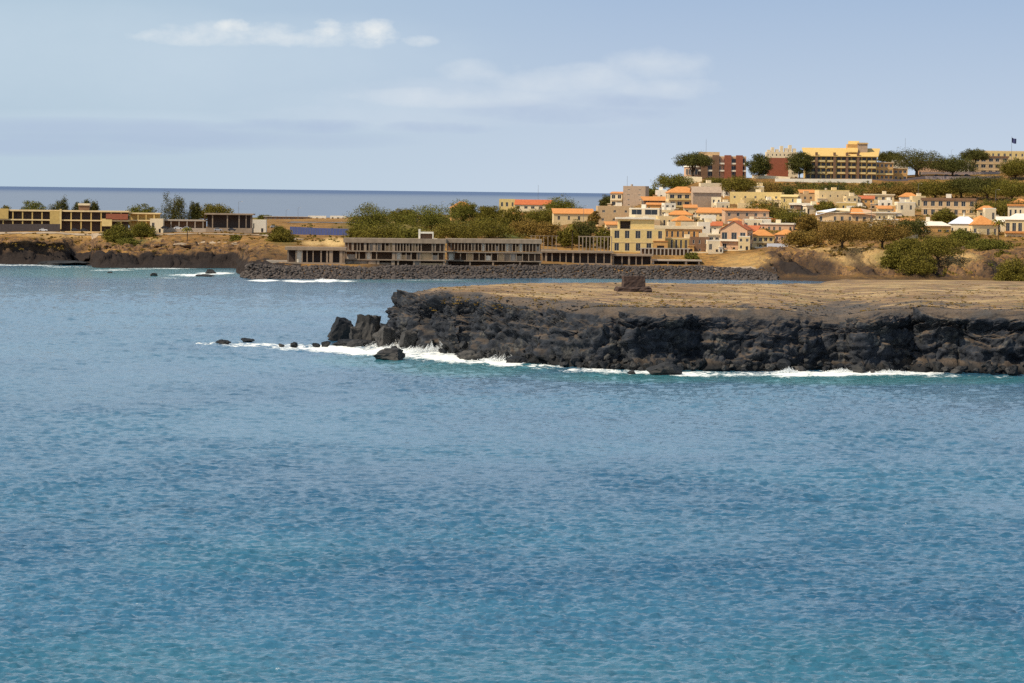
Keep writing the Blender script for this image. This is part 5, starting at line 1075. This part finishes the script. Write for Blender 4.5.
# yellow colonnade
g2 = 'yellow buildings behind the left cliffs'
root, X_, Zz, k = frame('colonnade', 'long two storey yellow colonnade above the left cliffs', -30, 128, 1822,
  [(231,220.6,R_(-26,60,9.7)+R_(71,128,10),1.3),(219.3,211.5,R_(-26,60,9.7)+R_(71,128,10),1.5)], 'cream_wall', 9, .3, group=g2, found=2, post=.65, pcol='orange_wall', cat='building', back='inside_shade', backd=3)
for a, b, y0, y1, m_, lb in ((-8,8.5,219.2,209,'orange_wall','orange yellow wall block'),(50,59.5,224,210.5,'orange_wall','orange wall block'),(59.6,61.6,229,208.8,'yellow_wall','bright yellow pier'),(102,112,225.5,218,'yellow_wall','bright yellow canopy'),(106,128,218.6,213,'red_wall','red orange fascia')):
    mb = MB(); mb.box(X_(a), X_(b), -.9, -.31, Zz(y0), Zz(y1), m_); mb.build('wall_panel', root, lb)
mb = MB(); mb.box(X_(78), X_(88.5), 2, 6, Zz(209.8), Zz(205), 'brown_wall'); mb.box(X_(77.5), X_(89), 1.5, 6.5, Zz(205), Zz(203), 'pale_wall'); mb.build('rooftop_hut', root)
frame('low_annex', 'lower yellow annex with pale beams right of the long colonnade', 128.5, 160, 1830, [(229,221,R_(130,160,8),1.2),(219.8,214,R_(130,160,8),1.2)], 'cream_wall', 8, .2, group=g2, pcol='orange_wall', post=.6, back='orange_wall', backd=3)
H('white_block','white block with pale end wall right of the yellow annex',150,163,219,228,'pale_wall','flat',None,.6,1,2,6,0,group=g2,cat='building',D=1824)
frame('long_canopy', 'long low grey canopy between the white block and the glass pavilion', 160, 206, 1838, [(228,221,R_(163,206,8),1.5)], 'pale_concrete', 6, .2, group=g2, cat='canopy', back='brown_wall', backd=4)
root, X_, Zz, k = frame('glass_pavilion', 'dark open pavilion with upswept flat roof and white posts', 206, 252, 1832, [(228,214.8,[(212.5,.6),(227.3,.6),(239,.6),(246,.4),(251,.4)],1.4)], 'concrete', 12, .8, group=g2, cat='pavilion', backd=5)
slab(root, 'roof_wing', [(X_(204), -.7, Zz(219.6)), (X_(206)-.85, -.7, Zz(213.3)), (X_(206)-.85, 9, Zz(213.3)), (X_(204), 9, Zz(219.6))], .5, 'concrete')
# ruin on the headland
g = plateau(635, 292.3); k = g.y/F; root = thing('stone_ruin', 'low square stone ruin on a wider base standing alone on the headland', 'ruin', g, .12)
def rough(mb, w, d, z0, z1, m, n=9, j=.12, taper=.0):
    bm_ = []; r = np.random.default_rng(int(w*100)); nz = 7
    for lv in range(nz):
        z = z0+(z1-z0)*lv/(nz-1); s = 1-taper*lv/(nz-1); ring = []
        for sx_, sy_, ex, ey_ in ((-1,-1,1,-1),(1,-1,1,1),(1,1,-1,1),(-1,1,-1,-1)):
            for i in range(n): t = i/n; ring.append(((sx_+(ex-sx_)*t)*w/2*s+r.normal()*j, (sy_+(ey_-sy_)*t)*d/2*s+r.normal()*j+d/2, z+(r.normal()*j*1.2 if lv == nz-1 else 0)))
        bm_.append(ring)
    N_ = 4*n; pts = [p for ring in bm_ for p in ring]; mb.poly(pts, [(a*N_+i, a*N_+(i+1) % N_, (a+1)*N_+(i+1) % N_, (a+1)*N_+i) for a in range(nz-1) for i in range(N_)]+[tuple(range((nz-1)*N_, nz*N_))], m)
mb = MB(); rough(mb, 37*k, 26*k, -1.2, 4.8*k, 'ruin_stone', taper=.12, j=.13); mb.build('base', root)
mb = MB(); rough(mb, 22*k, 16*k, 4.5*k, 15.8*k, 'ruin_stone', taper=.04, j=.05); mb.poly([(0,0,0)]*3, [], 'ruin_stone'); o = mb.build('block', root); o.location = (.1, 1.4, 0)
# ---------------------------------------------------------------- cars, poles, flag, roads
def car(px, y, paint, label, group, rz=0, D=None, kind=0):
    if D is None: g = ground(px, y)
    else: g = at(px, y, D)
    g.z = max(g.z, gz(g.x, g.y)) + .05
    root = thing('parked_car', label, 'car', g, rz, group)
    mb = MB(); prof_ = [(-2.15,.35),(-2.2,.8),(-1.95,.98),(-1.2,1.02),(1.25,1.0),(2.05,.86),(2.2,.6),(2.15,.35)]; mb.prism(prof_, -.85, .85, paint); mb.build('body', root)
    mb = MB(); z1 = 1.55 if not kind else 1.85; pr = [(-1.7,1.0),(-1.3,z1-.08),(.3,z1-.06),(1.0,1.0)]; mb.prism(pr, -.74, .74, 'glass'); c_ = mb.build('cabin', root)
    mb = MB(); mb.prism([(-1.4,z1-.14),(-1.2,z1),(.2,z1),(.42,z1-.14)], -.77, .77, paint); mb.build('roof', root)
    for sx_ in (-1.35, 1.35):
        for sy_ in (-.88, .66):
            mb = MB(); mb.tube([(sx_, sy_, .34), (sx_, sy_+.22, .34)], [.34, .34], 'rubber', 12); mb.build('wheel', root)
    return root
for a in [(43.5,231.3,'car_white','white car parked before the yellow colonnade','cars before the yellow colonnade',0,1803),
 (84,231.5,'car_dark','dark car parked right of the white car before the colonnade','cars before the yellow colonnade',0,1803),
 (75,231.3,'car_dark','dark car parked left of the other dark car before the colonnade','cars before the yellow colonnade',0,1805),
 (178,229.3,'car_white','white car in front of the long low canopy','cars before the long canopy',.2,1812),
 (187,229.5,'car_silver','silver car touching the white car before the canopy','cars before the long canopy',-.1,1812),
 (165,229,'car_dark','dark car at the left end of the long low canopy','cars before the long canopy',.3,1812),
 (218,231,'car_silver','silver car before the left posts of the glass pavilion','cars before the glass pavilion',.1,1806),
 (232,231,'car_dark','dark car before the middle of the glass pavilion','cars before the glass pavilion',0,1806),
 (274,228,'car_silver','silver grey vehicle right of the white hut','cars before the glass pavilion',.2,1940),
 (937,177,'car_dark','dark car leftmost of the hilltop row','cars in a row on the hilltop',0,2150),
 (947,177,'car_dark','dark car second in the hilltop row','cars in a row on the hilltop',0,2150),
 (957,176.8,'car_dark','dark car third in the hilltop row','cars in a row on the hilltop',0,2150),
 (967,176.6,'car_dark','dark car rightmost of the hilltop row','cars in a row on the hilltop',0,2150),
 (965,255.5,'car_white','white car leftmost on the dirt parking above the right cliff','cars on the dirt parking above the cliff',.1,1694),
 (975,256.5,'car_silver','silver car right of the leftmost white parking car','cars on the dirt parking above the cliff',.1,1692),
 (986.5,257.5,'car_white','tall white van like car in the middle of the dirt parking','cars on the dirt parking above the cliff',0,1690),
 (1001,257.5,'car_silver','pale silver car right of the tall white car on the parking','cars on the dirt parking above the cliff',.5,1692),
 (1020,254.5,'car_white','white car at the right edge of the dirt parking','cars on the dirt parking above the cliff',.1,1700)]:
    car(a[0], a[1], a[2], a[3], a[4], a[5], a[6], kind=1 if 'tall' in a[3] else 0)
def pole(px, yt, yb, label, D=None, arm=1, name='street_lamp'):
    g = ground(px, yb) if D is None else at(px, yb, D); g.z = gz(g.x, g.y); Hh = at(px, yt, g.y).z-g.z; root = thing(name, label, 'street lamp' if arm else 'mast', g, 0, 'lamp posts and masts')
    mb = MB(); mb.tube([(0,0,-.5),(0,0,Hh)], [.13,.07], 'metal_grey', 6); mb.build('pole', root)
    if arm: mb = MB(); mb.tube([(0,0,Hh),(.9,0,Hh+.35),(1.7,0,Hh+.3)], [.07,.06,.06], 'metal_grey', 5); mb.build('arm', root); mb = MB(); mb.box(1.5, 2.3, -.18, .18, Hh+.16, Hh+.32, 'frame_white'); mb.build('lamp_head', root)
for a in [(197.5,206,229,'lamp post before the tallest feathery tree'),(238.5,202,229,'lamp post behind the glass pavilion'),(55,212,231,'lamp post beside the orange wall block of the colonnade'),(286,210,219,'far lamp post on the ridge above the blue fence'),(298,208,219,'taller far lamp post on the ridge left of the white sheds'),(369,207,222,'lamp post at the left acacia of the grove'),(441,202,225,'lamp post rising from the broad acacia'),(583.5,206,222,'lamp post left of the beige block'),(918,184,206,'lamp post below the terrace wall'),(995.5,190,210,'lamp post before the broad dark tree on the right'),(800,212,232,'lamp post right of the wide dark tree'),(871,200,232,'tall pole between the two large acacias'),(951,150,170,'lamp post over the white hall')]:
    pole(*a)
pole(706,139,158,'thin roof mast over the pink hotel',2190,0,'mast'); pole(905,138,160,'thin mast right of the yellow hotel',2200,0,'mast'); pole(538,185,206,'thin mast above the terracotta house',2280,0,'mast'); pole(627,176,200,'thin mast on the tower block',1975,0,'mast')
g = at(1011.5, 155, 2230); root = thing('flagpole', 'flagpole with dark blue flag on the hilltop at the right', 'flagpole', g); k = g.y/F
mb = MB(); mb.tube([(0,0,-8),(0,0,18.5*k)], [.14,.08], 'metal_grey', 6); mb.build('pole', root)
V = []; nx, nz = 10, 6
for j in range(nz):
    for i in range(nx): u = i/(nx-1); w_ = j/(nz-1); V.append((.1+u*3.4*k*1.3, .5*math.sin(u*6+w_), 17.5*k-w_*5.0*k-u*1.9*k*(1+.3*math.sin(u*5))))
mb = MB(); mb.poly(V, [(j*nx+i, j*nx+i+1, (j+1)*nx+i+1, (j+1)*nx+i) for j in range(nz-1) for i in range(nx-1)], 'flag_cloth'); mb.build('flag', root)
def road(name, pts, w, m):
    P_ = []; n = 60
    for i in range(n+1):
        t = i/n; px, y = np.interp(t, np.linspace(0, 1, len(pts)), [p[0] for p in pts]), np.interp(t, np.linspace(0, 1, len(pts)), [p[1] for p in pts]); P_.append(ground(px, y))
    V = []
    for i, p in enumerate(P_):
        d = (P_[min(i+1, n)]-P_[max(i-1, 0)]); d.z = 0; d.normalize(); s = Vector((-d.y, d.x, 0))
        for j in range(7): q = p+s*w*(j/6-.5); V.append((q.x, q.y, gz(q.x, q.y)+.22))
    mb = MB(); mb.poly(V, [(i*7+j, i*7+j+1, i*7+j+8, i*7+j+7) for i in range(n) for j in range(6)], m); tag(mb.build(name), kind='structure')
road('road', [(290,222.5),(330,222.8),(375,223.5)], 26, 'asphalt')
road('path', [(150,234.5),(200,234),(260,235),(300,240)], 7, 'track_dust')
road('path', [(-20,233.5),(50,233.2),(100,235.5)], 6, 'track_dust')
road('path', [(160,245),(200,243.5),(240,244.5)], 5, 'track_dust')
road('path', [(955,258),(990,258.6),(1060,258)], 9, 'track_dust')
road('beach_path', [(700,269),(760,268)], 5, 'track_dust')
# ---------------------------------------------------------------- camera, sun, sky
cd = bpy.data.cameras.new('camera'); co = bpy.data.objects.new('camera', cd); COL.objects.link(co); SC.camera = co
co.matrix_world = Matrix.Translation((0, 0, CH)) @ CM.to_4x4(); cd.sensor_width = 36; cd.lens = 36*F/1024; cd.clip_start = 5; cd.clip_end = 400000
SUN = Vector((-.66, -.32, .82)).normalized()
sd = bpy.data.lights.new('sun', 'SUN'); so = bpy.data.objects.new('sun', sd); COL.objects.link(so)
sd.energy = 4.8; sd.angle = math.radians(.5); sd.color = (1, .86, .65); so.rotation_euler = SUN.to_track_quat('Z', 'Y').to_euler()
W = bpy.data.worlds.new('World'); SC.world = W; W.use_nodes = True; nt = W.node_tree; bg = nt.nodes['Background']
sky = N(nt, 'ShaderNodeTexSky', sky_type='NISHITA', sun_disc=False); sky.sun_elevation = math.asin(SUN.z); sky.sun_rotation = math.atan2(SUN.x, SUN.y); sky.air_density = 1.0; sky.dust_density = .6; sky.ozone_density = 2.0
tc = N(nt, 'ShaderNodeTexCoord').outputs['Generated']; sx = N(nt, 'ShaderNodeSeparateXYZ'); L(nt, tc, sx.inputs[0])
az = math_(nt, 'DIVIDE', sx.outputs[0], math_(nt, 'MAXIMUM', math_(nt, 'ABSOLUTE', sx.outputs[1]), .05)); el = sx.outputs[2]
cv = N(nt, 'ShaderNodeCombineXYZ'); L(nt, az, cv.inputs[0]); L(nt, math_(nt, 'MULTIPLY', el, 1.7), cv.inputs[1]); L(nt, math_(nt, 'SIGN', sx.outputs[1]), cv.inputs[2])
nA = noise(nt, 55, 7, cv.outputs[0], .55); nB = noise(nt, 18, 6, cv.outputs[0], .6); nC = noise(nt, 110, 6, cv.outputs[0], .6)
def lobe(px, y, rx, ry):                # a soft patch of cloud round one bearing and height in the sky
    a0, e0 = (px-512)/F, (eye(px)-y)/F
    u = math_(nt, 'DIVIDE', math_(nt, 'SUBTRACT', az, a0), rx/F); v = math_(nt, 'DIVIDE', math_(nt, 'SUBTRACT', el, e0), ry/F)
    r = math_(nt, 'ADD', math_(nt, 'MULTIPLY', u, u), math_(nt, 'MULTIPLY', v, v)); return math_(nt, 'MAXIMUM', math_(nt, 'SUBTRACT', 1.2, r), 0)
def many(L_):
    r = None
    for q in L_: r = lobe(*q) if r is None else math_(nt, 'MAXIMUM', r, lobe(*q))
    return r
def cloud(c0, shape, n, gain, lo, hi, c, amt):
    f = ramp(nt, math_(nt, 'ADD', math_(nt, 'MULTIPLY', shape, .55), math_(nt, 'MULTIPLY', math_(nt, 'SUBTRACT', n, .5), gain)), lo, hi)
    return rgb(nt, c0, c, math_(nt, 'MULTIPLY', math_(nt, 'MULTIPLY', f, math_(nt, 'MINIMUM', math_(nt, 'MULTIPLY', shape, 2.2), 1.0)), amt))
SKYK = .075
def C(r, g, b): return tuple(v/SKYK for v in (r, g, b))
low = ramp(nt, el, .0, .062)
base = rgb(nt, C(.60, .70, .83), C(.37, .50, .71), low)
leftw = ramp(nt, az, .03, -.12)
base = rgb(nt, base, C(.48, .62, .74), math_(nt, 'MULTIPLY', leftw, .8))
lowsky = ramp(nt, math_(nt, 'ABSOLUTE', el), .6, .12)
col = rgb(nt, sky.outputs[0], base, math_(nt, 'MULTIPLY', lowsky, .92))
col = cloud(col, many([(120,122,240,16),(330,108,150,30),(110,60,420,60)]), nB, 1.2, .1, .9, C(.60, .71, .81), .5)
col = cloud(col, many([(150,138,300,14),(60,128,240,12),(30,146,200,12)]), nB, 1.0, .1, .6, C(.42, .52, .69), .62)
col = cloud(col, many([(480,104,200,30),(420,118,170,18),(560,96,140,26),(330,116,120,14)]), nB, 1.6, .1, .9, C(.62, .70, .80), .65)
col = cloud(col, many([(560,112,120,13),(610,102,80,10),(430,128,90,7),(300,126,110,8)]), nA, 1.6, .15, .8, C(.43, .53, .70), .7)
col = cloud(col, many([(480,72,46,14),(540,80,66,14),(592,76,52,14),(665,88,64,12),(655,66,60,20),(450,98,120,11)]), nA, 2.3, .1, 1.1, C(.71, .77, .83), .6)
col = cloud(col, many([(230,34,80,14),(325,35,34,14),(366,35,38,15),(190,38,70,10),(290,40,80,9),(415,42,22,7)]), nC, 1.6, .15, 1.0, C(.77, .82, .85), .8)
col = cloud(col, many([(372,32,28,14),(322,30,20,12),(232,27,28,8)]), nC, 1.5, .25, 1.0, C(.86, .88, .87), .75)
col = rgb(nt, col, C(.65, .79, .91), math_(nt, 'MULTIPLY', math_(nt, 'MULTIPLY', ramp(nt, el, .07, .14), ramp(nt, el, .95, .45)), .8))  # unseen bright sky band added above the view to lift sea reflections
L(nt, col, bg.inputs[0]); bg.inputs[1].default_value = SKYK
SC.view_settings.view_transform = 'Standard'; SC.view_settings.look = 'None'; SC.view_settings.exposure = 0; SC.view_settings.gamma = 1; SC.view_settings.use_curve_mapping = False
SC.cycles.max_bounces = 5; SC.cycles.use_denoising = False
